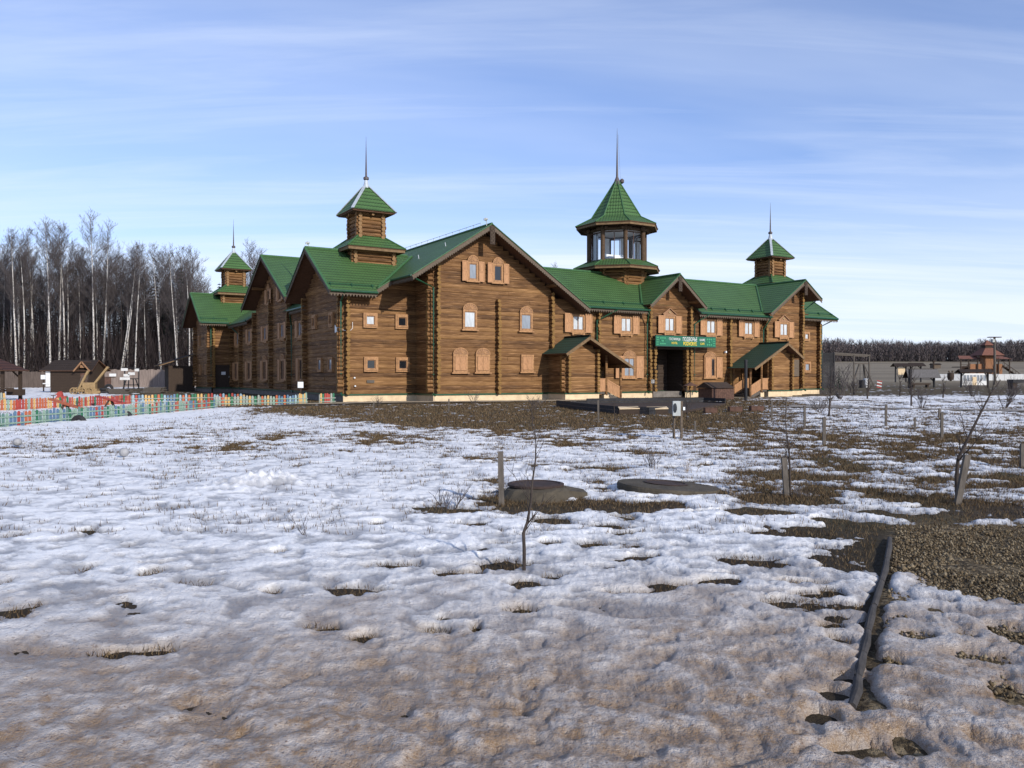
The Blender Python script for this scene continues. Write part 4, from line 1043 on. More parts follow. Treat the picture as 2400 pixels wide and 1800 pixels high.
STK = [((1176, 1182), (1173, 1058), 13, 'grey wooden stake beside the broken concrete well cover'), ((1846, 1165), (1838, 1073), 12, 'grey stake with a thin sapling tied close to its right'),
       ((2240, 1182), (2268, 1066), 14, 'stout dark stake leaning right in front of a crooked sapling'), ((1932, 1045), (1932, 978), 7, 'pale straight stake on the bare turf right of the meter box'),
       ((1886, 1005), (1886, 951), 5, 'dark thin stake left of the pale straight stake'), ((1809, 983), (1809, 938), 4, 'thin stake nearest the steps of the right porch'),
       ((2077, 1001), (2077, 948), 5, 'thin dark stake just below the grey track'), ((2208, 1027), (2208, 968), 6, 'stake with a dark turf heap on its right'),
       ((2144, 1014), (2145, 978), 4, 'short stake between two taller ones on the patchy snow'), ((2202, 982), (2202, 957), 5, 'short reddish stake close to the far side of the track'),
       ((2397, 1098), (2397, 1040), 9, 'stake cut by the right edge of the picture'), ((1631, 1019), (1629, 987), 4, 'short pale peg right of the meter box'),
       ((1403, 992), (1402, 938), 4, 'slim stake in front of the dark raised bed'), ((1842, 985), (1843, 942), 3, 'very thin pale stake in the turf near the right porch'),
       ((1052, 965), (1052, 935), 3, 'tiny stake in front of the big gable'), ((875, 972), (876, 944), 3, 'tiny stake in front of the corner block')]
for a in STK: stake(*a)

def twiggy(mb, p, d, L, r, depth, spread, rg, up=.25, n=3):
    p = Vector(p); d = Vector(d).normalized(); pts = [p]; q = p.copy(); dd = d.copy()
    for i in range(3):
        dd = (dd + Vector((rg.uniform(-.18, .18), rg.uniform(-.18, .18), up * .25))).normalized(); q = q + dd * (L / 3); pts.append(q.copy())
    mb.tube(pts, [r, r * .8, r * .6, r * .35], 4 if r < .01 else 6, 0, cap=False)
    if depth > 0:
        for i in range(n):
            t = rg.uniform(.3, 1.0); k = min(2, int(t * 3)); pp = pts[k].lerp(pts[k + 1], t * 3 - k)
            a = rg.uniform(0, 6.28); nd = (dd + Vector((math.cos(a), math.sin(a), rg.uniform(0, .5))) * spread).normalized()
            twiggy(mb, pp, nd, L * rg.uniform(.4, .65), r * .55, depth - 1, spread, rg, up, n)

def sapling(px, pts, r0, label, twigs, mat='bark', seed=1):
    rg = random.Random(seed); x, y, z = base(*px); o = Vector((x, y, z))
    path = [P(q[0], q[1], y + q[2] if len(q) > 2 else y) - o for q in pts]; path[0].z = -.1
    mb = MB(); n = len(path); rad = [r0 * (1 - .82 * i / (n - 1)) for i in range(n)]
    mb.tube(path, rad, 7, 0, wob=.12, rg=rg)
    root = mb.build('sapling', M[mat], None, (x, y, z)); tag(root, label, 'sapling', 'young trees planted in the lawn')
    br = MB()
    for i in range(twigs):
        t = rg.uniform(.22, .98) * (n - 1); k = min(n - 2, int(t)); p = path[k].lerp(path[k + 1], t - k)
        a = rg.uniform(0, 6.28); twiggy(br, p, (math.cos(a) * .8, math.sin(a) * .8, 1), rg.uniform(.12, .42) * path[-1].z * .8, rad[k] * .4, 1, .6, rg, n=2)
    br.build('twig', M[mat], root)
sapling((1228, 1346), [(1228, 1346), (1229, 1290), (1227, 1250), (1236, 1225), (1244, 1180), (1248, 1130), (1255, 1080), (1256, 1040), (1252, 995)], .016, 'slender curved sapling in the snow in front of the well covers', 14, seed=3)
sapling((1853, 1164), [(1853, 1164), (1852, 1110), (1850, 1060), (1846, 1035), (1841, 990), (1843, 930)], .017, 'thin forked sapling standing against a grey stake', 8, seed=4)
sapling((2246, 1176), [(2246, 1176), (2243, 1120), (2247, 1075), (2262, 1045), (2290, 985), (2318, 930), (2345, 890)], .030, 'crooked sapling bent far to the right over a leaning stake', 15, seed=5)
sapling((1248, 1010), [(1248, 1010), (1248, 985), (1246, 960), (1250, 930)], .02, 'small bare sapling on the snow edge before the big gable', 12, seed=6)
sapling((1610, 985), [(1610, 985), (1611, 960), (1608, 935), (1612, 905)], .025, 'little bare tree right of the raised bed', 14, seed=8)
sapling((2136, 952), [(2136, 952), (2136, 920), (2135, 890), (2138, 862)], .05, 'bare tree on the far side of the track', 26, seed=9)
sapling((1943, 975), [(1943, 975), (1945, 940), (1947, 915), (1948, 880)], .045, 'dark bare young tree near the hotel right corner', 26, seed=10)
sapling((2033, 935), [(2033, 935), (2033, 915), (2035, 895), (2033, 880)], .06, 'bare fruit tree in front of the black bin', 26, seed=12)
sapling((2109, 929), [(2109, 929), (2110, 905), (2108, 880)], .05, 'bare young tree left of the shingled shelter', 20, seed=13)
sapling((2210, 934), [(2210, 934), (2212, 910), (2209, 890)], .06, 'bare tree in front of the white fence', 24, seed=14)
sapling((1410, 985), [(1440, 985), (1440, 960), (1437, 940)], .018, 'tiny sapling in front of the raised bed', 8, seed=15)

def shrub(px, h, label, seed, stems=7, mat='twig', spread=.55, r=.010, depth=2, cat='shrub'):
    rg = random.Random(seed); x, y, z = base(*px); mb = MB()
    for i in range(stems):
        a = rg.uniform(0, 6.28); twiggy(mb, (math.cos(a) * .05, math.sin(a) * .05, -.05), (math.cos(a) * spread, math.sin(a) * spread, 1), h * rg.uniform(.55, .85), r, depth, .75, rg, n=4)
    o = mb.build('shrub', M[mat], None, (x, y, z)); return tag(o, label, cat, 'bare shrubs and weeds on the lawn')
shrub((1052, 1192), .42, 'bare branchy shrub growing left of the broken well cover', 31, 4, r=.008, spread=.7)
shrub((730, 1264), .32, 'sparse dry weed with bent stalks on open snow', 32, 4, r=.004, depth=1)
shrub((1534, 1102), .34, 'dark dead plant with curled leaves above the round well cover', 33, 7, r=.006, spread=.25)
shrub((1620, 1112), .30, 'pale tuft of tall dry stalks right of the dead plant', 34, 6, 'ochre', .25, .0035, 1)
shrub((1969, 936), 2.6, 'big spreading bare shrub at the hotel right corner', 35, 9, r=.03)
shrub((2355, 957), 1.5, 'round bare shrub near the right edge beyond the track', 36, 9, r=.02)
shrub((1920, 968), .9, 'low dark shrub in the turf left of the young tree', 37, 9, r=.012)
shrub((2160, 957), 1.1, 'bushy bare shrub right of the tree beyond the track', 38, 9, r=.014)
shrub((885, 952), .7, 'small twiggy shrub at the foot of the corner block', 39, 7, r=.010)
shrub((1112, 948), .8, 'small bare shrub below the closed shutters', 40, 7, r=.010)
shrub((1255, 962), .9, 'bare shrub left of the first porch', 41, 7, r=.010)
shrub((2280, 930), 1.6, 'dark bare shrub before the plank shelter', 42, 9, r=.025)
shrub((2000, 925), 1.6, 'grey bare shrub between the tree and the slatted tower', 43, 9, r=.025)
shrub((25, 1215), .12, 'few dry stalks near the left edge of the snow', 44, 3, r=.002, depth=1)
shrub((758, 1336), .10, 'single short seed stalk by a melted hole', 45, 2, r=.003, depth=1)
shrub((1160, 1060), .25, 'thin dry stalks on the snow left of the sapling', 46, 4, r=.003, depth=1)
shrub((2330, 1165), .22, 'bristly dry weeds right of the leaning stake', 47, 9, r=.003, depth=1)
shrub((1880, 1165), .25, 'brown dry weeds at the foot of the tied sapling', 48, 9, r=.003, depth=1)

# fir saplings in the distance
def needle_tree(h, seed, w=.30):
    rg = random.Random(seed); tr = MB(); tr.tube([(0, 0, -.2), (0, 0, h * .97)], [h * .018, .012], 6); V = []; Fq = []
    lv = int(16 + h); n = 0
    for i in range(lv):
        f_ = i / lv; zc = h * (.05 + .93 * f_); rr = h * w * (1 - f_) ** .85 * rg.uniform(.8, 1.1)
        for k in range(9):
            a = rg.uniform(0, 6.28); ca, sa = math.cos(a), math.sin(a); L = rr * rg.uniform(.6, 1.1); dr = -.32 * L
            for q in range(7):
                t0 = (q + rg.random()) / 8; c = Vector((ca * L * t0, sa * L * t0, zc + dr * t0)); s = (.16 * L + .05 * h * .3) * (1 - t0 * .5)
                d1 = Vector((rg.uniform(-1, 1), rg.uniform(-1, 1), rg.uniform(-.7, .2))) * s; d2 = Vector((ca * s * 1.5, sa * s * 1.5, -s * .7))
                V += [c - d1 * .5, c + d1 * .5, c + d2]; Fq.append((n, n + 1, n + 2)); n += 3
    return tr, V, Fq
def spruce_mesh(h, seed, w=.3):
    tr, V, Fq = needle_tree(h, seed, w); return tr.mesh('trunk', M['bark']), np_mesh('crown', [tuple(v) for v in V], Fq, M['spruce'])
def place_tree(meshes, loc, rz, s, label, cat, group, name):
    o = tag(link(name, None, None, loc, rz), label, cat, group); o.scale = (s, s, s)
    link('trunk', meshes[0], o); link('crown', meshes[1], o); return o
fir = spruce_mesh(2.4, 5, .34)
x, y, z = base(366, 910); place_tree(fir, (x, y, z), 0, 1, 'small dark fir in front of the long plank fence', 'fir tree', 'young firs', 'fir_tree')
x, y, z = base(1966, 914); place_tree(fir, (x, y, z), 1, 1.2, 'young fir beside the slatted tower', 'fir tree', 'young firs', 'fir_tree')
x, y, z = base(1890, 962); 

M['lid_iron'] = varied('rusty_lid_iron', (.040, .026, .022), .85, .4, 8)
# -------- well covers
x, y, z = base(1262, 1168)
w1 = thing('well_cover', 'broken earth-covered concrete well cover with a slab fragment at its right', 'well cover', (x, y + .15, z - .035))
mb = MB(); rg = random.Random(8)
mb.lathe([(.60, -.15), (.52, .04), (.42, .15), (.38, .175), (.30, .19)], 26); 
for i, v_ in enumerate(mb.v): mb.v[i] = (v_[0] + rg.uniform(-.012, .012), v_[1] + rg.uniform(-.012, .012), v_[2] + rg.uniform(-.012, .01))
mb.build('concrete_ring', M['concrete'], w1)
mb = MB(); mb.lathe([(.36, .185), (.38, .19), (.38, .215), (.33, .225), (.31, .21), (.04, .21)], 26); mb.build('lid', M['lid_iron'], w1, (-.03, .05, 0))
mb = MB(); mb.hexa([(.38, -.18, -.1), (.66, -.12, -.1), (.64, .2, -.1), (.36, .2, -.1), (.36, -.16, .15), (.65, -.1, .11), (.62, .18, .12), (.36, .18, .17)]); mb.build('slab_fragment', M['concrete'], w1)
x, y, z = base(1566, 1150)
w2_ = thing('well_cover', 'large round flat concrete well cover lying tilted in the snow', 'well cover', (x, y, z - .01)); w2_.rotation_euler = (R(-1), R(3.5), 0)
mb = MB(); mb.lathe([(.70, -.15), (.715, .065), (.70, .09), (.2, .098)], 40); mb.build('concrete_disc', M['concrete'], w2_)
mb = MB(); mb.lathe([(.30, .09), (.31, .108), (.27, .115), (.26, .104), (.03, .104)], 30); mb.build('iron_lid', M['lid_iron'], w2_, (-.02, .08, 0))

# -------- meter box on two posts
x, y, z = base(1589, 1030); ux = thing('meter_box', 'grey electric meter box fixed on two pale posts', 'meter box', (x, y, z))
for s in (-.10, .09):
    mb = MB(); mb.box(s - .028, s + .028, -.03, .03, -.2, .97 if s > 0 else .95); mb.build('post', M['barge'], ux)
mb = MB(); mb.box(-.15, .04, -.14, -.035, .60, .97); mb.build('cabinet', M['grey_metal'], ux)
mb = MB(); mb.prism([(-.10 + .045 * math.cos(R(20 * i)), -.155, .80 + .12 * math.sin(R(20 * i))) for i in range(18)], (0, .014, 0)); mb.build('meter_window', M['pane_dark'], ux)
mb = MB(); mb.box(.12, .17, -.06, .0, .74, .82); mb.build('socket', M['lamp_white'], ux)
mb = MB(); mb.tube([(-.12, -.05, .6), (-.13, -.05, .3), (-.12, -.05, 0)], .012, 6); mb.build('cable', M['rubber'], ux)

# -------- things in front of the hotel
x, y, z = base(1618, 948); o = thing('bird_feeder', 'dark little bird feeder house on a pole', 'bird feeder', (x, y, z))
mb = MB(); mb.tube([(0, 0, -.2), (0, 0, .8)], .035, 6); mb.build('pole', M['greywood'], o)
mb = MB(); mb.box(-.3, .3, -.2, .2, .78, .82); 
for sx in (-.25, .25):
    for sy in (-.16, .16): mb.box(sx - .02, sx + .02, sy - .02, sy + .02, .82, 1.06)
mb.build('tray', M['darkwood'], o)
mb = MB(); mb.prism([(-.36, -.26, 1.05), (.36, -.26, 1.05), (0, -.26, 1.26)], (0, .52, 0)); mb.build('roof', M['rust'], o)
x, y, z = base(1530, 936); o = thing('notice_post', 'small dotted notice plate on a thin post beside the passage', 'notice', (x, y, z))
mb = MB(); mb.box(-.03, .03, -.03, .03, -.1, 1.35); mb.build('post', M['darkwood'], o)
mb = MB(); mb.box(-.15, .15, -.06, -.03, 1.1, 1.42); mb.build('plate', M['darkwood'], o)
mb = MB()
for i in range(2):
    for j in range(3): mb.box(-.1 + i * .12, -.03 + i * .12, -.07, -.061, 1.14 + j * .09, 1.19 + j * .09)
mb.build('paper_square', M['white'], o)
x, y, z = base(1677, 936); o = thing('log_bin', 'rusty brown wooden bin with a pitched lid by the wall', 'bin', (x, y, z), HR)
mb = MB(); mb.box(-1.0, .95, -.65, .65, -.1, .78)
for i in range(11): mb.box(-.98 + i * .19, -.80 + i * .19, -.675, -.652, -.05, .76)
mb.build('body', M['rust'], o)
mb = MB(); mb.prism([(-1.12, -.8, .80), (-1.12, .8, .80), (-1.12, 0, 1.2)], (2.2, 0, 0)); mb.build('lid', M['darkwood'], o)
x, y, z = base(1748, 939); mb = MB(); mb.tube([(0, 0, -.2), (0, 0, 2.66)], .10, 14); mb.lathe([(.115, 2.6), (.115, 2.7), (.02, 2.72)], 14)
tag(mb.build('pole', M['blackwood'], None, (x, y, z)), 'thick black pole in front of the right porch steps', 'pole')

# dark raised bed like a long boat
near = [G(1305, 953), G(1360, 961), G(1450, 971), G(1520, 973), G(1600, 970)]; farr = [G(1375, 951), G(1450, 949.5), G(1540, 948.5), G(1650, 948), G(1700, 950)]
o = thing('raised_bed', 'long dark plank-edged bed lying across the turf before the first porch', 'raised bed', (near[2][0], near[2][1], 0))
ox, oy = near[2]
def board_line(pts, h, name):
    mb = MB()
    for a, b in zip(pts[:-1], pts[1:]):
        for k in range(2): mb.beam((a[0] - ox, a[1] - oy, h * (.25 + .5 * k)), (b[0] - ox, b[1] - oy, h * (.25 + .5 * k)), .06, h * .46)
    mb.build(name, M['blackwood'], o)
board_line(near, .34, 'plank_edge'); board_line(farr, .40, 'plank_edge'); board_line([near[0], farr[0]], .25, 'plank_edge')
mb = MB(); pp = near + farr[::-1]; mb.prism([(p[0] - ox, p[1] - oy, .12) for p in pp], (0, 0, -.1)); mb.build('soil', M['darkwood'], o)
for i, (px, py, wd_, lab) in enumerate(((1665, 968, 27, 'brown wooden planter box nearest the raised bed'), (1723, 965.5, 28, 'brown wooden planter box in the middle of three'), (1773, 964, 28, 'brown wooden planter box nearest the black pole'))):
    x, y, z = base(px, py); a = wd_ / 1900 * y / 2; o = thing('planter_box', lab, 'planter', (x, y, z), 0, 'planter boxes by the path')
    mb = MB()
    for s in (-1, 1): mb.box(-a, a, s * a * .6 - .02, s * a * .6 + .02, -.05, .24); mb.box(s * a - .02, s * a + .02, -a * .6, a * .6, -.05, .24)
    mb.build('planter_side', M['rust'], o); mb = MB(); mb.box(-a + .02, a - .02, -a * .55, a * .55, 0, .15); mb.build('soil', M['darkwood'], o)
for px, lab in ((1474, 'pale-edged board box left of its twin in front of the raised bed'), (1541, 'pale-edged board box right of its twin in front of the raised bed')):
    x, y, z = base(px, 972); a = .42; o = thing('planter_box', lab, 'planter', (x, y, z), 0, 'pale-edged boxes before the raised bed')
    mb = MB(); mb.box(-a, a, -.18, -.12, -.05, .22); mb.box(-a, -a + .05, -.12, .3, -.05, .2); mb.box(a - .05, a, -.12, .3, -.05, .2); mb.build('planter_side', M['darkwood'], o)
    mb = MB(); mb.hexa([(-a, -.2, .22), (a, -.2, .24), (a, .25, .30), (-a, .25, .28), (-a, -.2, .26), (a, -.2, .28), (a, .25, .34), (-a, .25, .32)]); mb.build('top_board', M['plinth'], o)

M['edging'] = varied('dark_grey_edging', (.045, .041, .040), .9, .4, 7)
# edging logs of the footpath
edge = [(2087, 1268), (2080, 1320), (2068, 1372), (2050, 1430), (2036, 1490), (2026, 1545), (2014, 1600), (1998, 1672)]
for i in range(len(edge) - 1):
    a = G(*edge[i]); b = G(*edge[i + 1]); mb = MB(); f0, f1 = .005, .99
    p = Vector((a[0] + (b[0] - a[0]) * f0, a[1] + (b[1] - a[1]) * f0, .022)); q = Vector((a[0] + (b[0] - a[0]) * f1, a[1] + (b[1] - a[1]) * f1, .022))
    c0 = p.copy(); mb.tube([p - c0, (p + q) / 2 - c0 + Vector((rnd.uniform(-.01, .01), 0, .004)), q - c0], [.021, .026, .022], 10, 0, wob=.14, rg=rnd)
    LB = ['farthest edging log, half sunk in dark turf', 'second edging log from the gravel end', 'long edging log along the gravel', 'edging log in the middle of the row, crossing bare soil', 'edging log lying clear between snow and gravel', 'edging log with grit along its right side', 'short edging log in slushy snow', 'nearest edging log with a rounded end']
    tag(mb.build('edging_log', M['edging'], None, tuple(c0)), LB[i], 'log', 'edging logs of the footpath')

# ================================================================== PLAYGROUND AND YARD ON THE LEFT
PALS = {'red': (.30, .050, .040), 'orange': (.36, .10, .045), 'yellow': (.46, .29, .11), 'mint': (.20, .29, .23), 'blue': (.085, .15, .23), 'green': (.03, .13, .07), 'grey': (.25, .27, .24), 'sky': (.22, .31, .37), 'teal': (.10, .18, .16)}
PM = {k: varied('paint_' + k, c, .75, .3, 9, bump=.1) for k, c in PALS.items()}
_pk = {}
def picket_mesh(col, w=.125, h=.46):
    k = (col, w, h)
    if k not in _pk:
        mb = MB(); n = 6; pts = [(-w / 2, -.011, 0), (w / 2, -.011, 0)] + [(w / 2 * math.cos(math.pi * i / n), -.011, h - w / 2 + w / 2 * math.sin(math.pi * i / n)) for i in range(n + 1)]
        mb.prism(pts, (0, .022, 0)); _pk[k] = mb.mesh('picket', PM[col])
    return _pk[k]
def picket_fence(pts, label, cols, railcol, side, gap=.172, h=.48, rails=(.12, .32)):
    x0, y0 = pts[0]; f = thing('picket_fence', label, 'fence', (x0, y0, tz(x0, y0)), 0, 'colourful picket fences of the playground')
    rg = random.Random(len(label)); cnt = 0
    for a, b in zip(pts[:-1], pts[1:]):
        a = Vector((a[0] - x0, a[1] - y0, 0)); b = Vector((b[0] - x0, b[1] - y0, 0)); L_ = (b - a).length; d = (b - a).normalized(); ang = math.atan2(d.y, d.x); nn = Vector((-d.y, d.x, 0)) * side
        n = int(L_ / gap)
        for i in range(n):
            p = a + d * (gap * (i + .5)); o = link('picket', picket_mesh(rg.choice(cols), .12, round(h + rg.choice((0, 0, .03, -.04)), 2)), f, (p.x, p.y, .0 + rg.uniform(-.015, .02)), ang + rg.uniform(-.02, .02)); o.rotation_euler.y = rg.uniform(-.03, .03); cnt += 1
        for z in rails:
            mb = MB(); mb.beam(a + nn * .03 + Vector((0, 0, z)), b + nn * .03 + Vector((0, 0, z)), .025, .045); mb.build('rail', PM[railcol], f)
        for i in range(int(L_ / 2.2) + 1):
            p = a + d * min(L_, 2.2 * i) - nn * .045; mb = MB(); mb.box(p.x - .03, p.x + .03, p.y - .03, p.y + .03, -.2, h * .9); mb.build('fence_post', PM[railcol], f)
    return f
picket_fence([(-16.0, 23.6), (-15.5, 28.7), (-14.95, 34), (-14.6, 40.0)], 'front colourful picket fence with mint rails running along the snow bank', ['blue', 'mint', 'green', 'orange', 'red', 'blue', 'grey', 'mint', 'teal'], 'mint', -1)
picket_fence([(-15.9, 43.4), (-14.0, 45.2), (-12.3, 46.8)], 'low picket fence of faded yellow and grey boards near the hotel corner', ['yellow', 'grey', 'sky', 'mint', 'yellow', 'grey', 'orange', 'green', 'blue'], 'mint', -1, .17, .52)
picket_fence([(-24.0, 33.5), (-22.6, 40.0), (-21.6, 46.0)], 'rear picket fence of bright red, orange and yellow boards', ['red', 'red', 'orange', 'yellow', 'green', 'red', 'mint', 'orange'], 'red', 1, .172, .55)
picket_fence([(-21.6, 46.0), (-18.4, 48.5), (-15.9, 48.6)], 'far picket fence of mixed blue, orange and yellow boards', ['orange', 'yellow', 'blue', 'red', 'sky', 'green'], 'grey', -1, .172, .55)
picket_fence([(-12.3, 46.8), (-11.95, 47.3)], 'gate post cluster of four pale boards', ['yellow', 'sky', 'yellow', 'mint'], 'grey', -1, .12, .62)
picket_fence([G(750, 946), G(786, 945)], 'tiny picket fence of red, green and cream boards by the hotel corner', ['red', 'yellow', 'green', 'yellow', 'grey'], 'grey', -1, .14, .60)

def seesaw(p, q, Zd, col, label):
    a = P(p[0], p[1], Zd); b = P(q[0], q[1], Zd - .8); c = (a + b) / 2; g = tz(c.x, c.y); o = thing('seesaw', label, 'seesaw', (c.x, c.y, g), 0, 'playground seesaws'); c0 = Vector((c.x, c.y, g))
    mb = MB(); mb.beam(a - c0, b - c0, .22, .06); mb.build('plank', PM[col], o)
    for s in (-1, 1):
        mb = MB(); mb.beam((s * .25, -.1, 0), (s * .04, 0, c.z - g), .09, .09); mb.build('leg', M['darkwood'], o)
    for e in (a, b):
        m = (e - c0).lerp(Vector((0, 0, c.z - g)), .2); mb = MB(); mb.tube([m + Vector((-.0, -.16, .18)), m + Vector((0, .16, .18))], .018, 6); mb.tube([m, m + Vector((0, 0, .18))], .018, 6); mb.build('handle', M['rust'], o)
seesaw((118, 935), (189, 957), 33, 'orange', 'orange seesaw plank tilted down to the right in front of the rear fence')
seesaw((226, 928), (291, 945), 42, 'red', 'red seesaw plank tilted down to the right farther back')
def torus(mb, c, R0, r, axis='z', n=18, k=8):
    ring = []
    for i in range(n):
        a = 2 * math.pi * i / n; pts = []
        for j in range(k):
            b = 2 * math.pi * j / k; rr = R0 + r * math.cos(b); h = r * math.sin(b)
            x, y, z = rr * math.cos(a), rr * math.sin(a), h
            if axis == 'y': x, y, z = x, h, y
            pts.append((c[0] + x, c[1] + y, c[2] + z))
        ring.append(mb.add(pts))
    for i in range(n):
        i2 = (i + 1) % n
        for j in range(k): mb.face((ring[i] + j, ring[i2] + j, ring[i2] + (j + 1) % k, ring[i] + (j + 1) % k))
x, y, z = base(184, 990); mb = MB(); torus(mb, (0, 0, -.02), .19, .09, 'y'); tag(mb.build('tyre', M['rubber'], None, (x, y, z)), 'black half-buried tyre at the foot of the front fence', 'tyre', 'half-buried tyres')
x, y, z = base(296, 977); mb = MB(); torus(mb, (0, 0, .0), .16, .08, 'y'); tag(mb.build('tyre', M['rubber'], None, (x, y, z)), 'small dark tyre sticking out of the snow bank', 'tyre', 'half-buried tyres')
x, y, z = base(143, 946); o = thing('spring_rider', 'dark red wooden duck rider standing behind the orange seesaw', 'spring rider', (x, y, z))
mb = MB(); mb.tube([(0, 0, 0), (0, 0, .3)], .07, 8); mb.build('post', M['rust'], o)
mb = MB(); mb.prism([(-.28, -.1, .3), (.25, -.1, .28), (.34, -.1, .45), (.1, -.1, .44), (.06, -.1, .62), (-.02, -.1, .72), (-.14, -.1, .68), (-.2, -.1, .6), (-.3, -.1, .55), (-.18, -.1, .5)], (0, .2, 0)); mb.build('body', PM['red'], o)
x, y, z = base(705, 944); o = thing('notice_board', 'pale square notice on a post beside the fence gate', 'notice', (x, y, z))
mb = MB(); mb.box(-.04, .04, -.04, .04, -.1, 1.0); mb.build('post', M['darkwood'], o); mb = MB(); mb.box(-.17, .17, -.07, -.045, .9, 1.26); mb.build('plate', M['lamp_white'], o)
for px, py, lab in ((40, 1052, 'larger snowball on the snow at the far left'), (290, 1077, 'small snowball near the melted patch')):
    x, y, z = base(px, py); mb = MB(); mb.lathe([(.02, .0), (.07, .02), (.095, .08), (.08, .14), (.03, .17)], 12); tag(mb.build('snowball', snow_mat, None, (x, y, z + .06), smooth=True), lab, 'snowball', 'snowballs')

# gazebo at the left edge
gx_, gy_ = -35.4, 53.7; o = thing('gazebo', 'open wooden gazebo with a low dark red roof at the left edge', 'gazebo', (gx_, gy_, tz(gx_, gy_)))
rf = MB(); c = [(-2.7, -1.4, 2.0), (2.6, -1.4, 2.0), (2.6, 1.4, 2.0), (-2.7, 1.4, 2.0)]; r1, r2 = (-1.2, 0, 2.95), (1.0, 0, 2.95)
RR = roof_material('brown_red_roof_tile', (.060, .026, .020), rough=.85)
M['red_roof'] = RR
for q in ([c[0], c[1], r2, r1], [c[2], c[3], r1, r2]): roof(q, th=.07, mb=rf)
for q in ([c[1], c[2], r2], [c[3], c[0], r1]): roof(q, th=.07, mb=rf)
rf.build('roof', [M['red_roof'], M['soffit']], o)
for sx in (-2.3, 2.25):
    for sy in (-.95, .95):
        mb = MB(); mb.box(sx - .09, sx + .09, sy - .09, sy + .09, -.1, 2.0); k = -1 if sx > 0 else 1; mb.beam((sx, sy, 1.45), (sx + k * .55, sy, 1.98), .08, .08); mb.build('post', M['darkwood'], o)
mb = MB(); mb.box(-2.2, 3.0, -1.1, -.95, .75, .85); mb.box(-2.2, 2.2, -1.0, 1.0, .6, .7); mb.box(-1.5, -1.3, -.1, .1, 0, .6); mb.box(1.3, 1.5, -.1, .1, 0, .6); mb.box(2.2, 3.1, -.5, .1, .35, .75); mb.build('table', M['darkwood'], o)
picket_fence([(-33.4, 46.6), (-29.3, 47.0)], 'short picket fence of yellow and green boards under the gazebo', ['yellow', 'mint', 'green', 'grey'], 'grey', -1, .17, .62)

# shed with a small dormer gable
x0, y0 = -44.4, 78.0; o = thing('shed', 'dark brown plank shed with a dark roof and a small front gable', 'shed', (x0, y0, tz(x0, y0)))
mb = MB(); mb.box(0, 3.7, 0, 3.0, -.2, 2.3)
for i in range(15): mb.box(0, 3.7, -.03, -.001, .02 + i * .15, .15 + i * .15)
mb.prism([(3.7, 0, 2.3), (3.7, 3.0, 2.3), (3.7, 1.5, 3.2)], (-.1, 0, 0)); mb.build('wall', M['darkwood'], o)
rf = MB(); roof([(-.9, -.35, 2.15), (4.2, -.35, 2.15), (3.9, 1.5, 3.2), (-.4, 1.5, 3.2)], th=.08, mb=rf); roof([(-.9, 3.35, 2.15), (4.2, 3.35, 2.15), (3.9, 1.5, 3.2), (-.4, 1.5, 3.2)], th=.08, mb=rf)
dk = roof_material('dark_brown_roof', (.030, .020, .015), rough=.9); M['dk_roof'] = dk
roof([(2.55, -.55, 2.1), (3.3, -.55, 3.0), (3.3, 1.2, 3.0), (2.55, .2, 2.1)], th=.06, mb=rf); roof([(3.3, -.55, 3.0), (4.05, -.55, 2.1), (4.05, .2, 2.1), (3.3, 1.2, 3.0)], th=.06, mb=rf)
rf.build('roof', [dk, M['soffit']], o)
mb = MB(); mb.beam((2.5, -.58, 2.06), (3.3, -.58, 2.98), .04, .13); mb.beam((4.1, -.58, 2.06), (3.3, -.58, 2.98), .04, .13); mb.build('bargeboard', M['carved'], o)
mb = MB(); mb.box(3.05, 3.5, -.4, -.3, 2.4, 2.7); mb.build('gable_panel', M['carved'], o)
mb = MB(); mb.box(-.45, -.02, -.05, .0, .6, 2.2); mb.box(-.7, -.1, -.1, .0, .85, .95); mb.build('white_panel', M['white'], o)
mb = MB(); mb.box(2.9, 3.55, -.05, -.031, .2, 1.9); mb.build('door', M['rust'], o)

# wooden wheeled catapult
x, y, z = base(204, 924); o = thing('toy_catapult', 'yellow wooden wheeled catapult with two raised beams in front of the shed', 'catapult', (x, y, z), .25)
mb = MB(); mb.box(-.9, .9, -.5, .5, .25, .5); mb.box(-.3, .75, -.4, .4, .5, 1.05); mb.box(.0, 1.2, -.62, -.5, -.0, .32); mb.build('chassis', M['ochre'], o)
for sx in (-.95, -.25, .3):
    for sy in (-.62, .62):
        mb = MB(); torus(mb, (0, 0, 0), .28, .05, 'y'); mb.tube([(0, -.06, 0), (0, .06, 0)], .07, 8); mb.box(-.27, .27, -.03, .03, -.03, .03); mb.box(-.03, .03, -.03, .03, -.27, .27); mb.build('wheel', M['ochre'], o, (sx, sy, .3))
for s in (-.28, .0): 
    mb = MB(); mb.beam((-.6, s, .5), (.15, s, 2.1), .14, .16); mb.build('beam', M['ochre'], o)
for s in (-.2, .1):
    mb = MB(); mb.beam((.6, s, .9), (1.75, s, 2.45), .15, .17); mb.build('beam', M['ochre'], o)
mb = MB()
for i in range(6): mb.tube([(-.8 + .1 * i, -.3 + .1 * i, .3), (-.4 + .12 * i, .1 - .1 * i, 1.7)], .025, 5)
mb.build('strut', M['greywood'], o)
x, y, z = base(236, 922)
for i, (dx, dz, ax) in enumerate(((0, .12, 'z'), (.1, .36, 'z'), (.9, .12, 'z'), (.5, .42, 'y'))):
    mb = MB(); torus(mb, (0, 0, 0), .33, .13, ax)
    tag(mb.build('tyre', M['rubber'], None, (x + dx, y + .5, z + dz)), ['black tyre lying lowest under another by the catapult', 'black tyre lying on top of another by the catapult', 'black tyre lying flat at the right of the heap', 'black tyre standing upright in the heap'][i], 'tyre', 'tyre heap by the catapult')
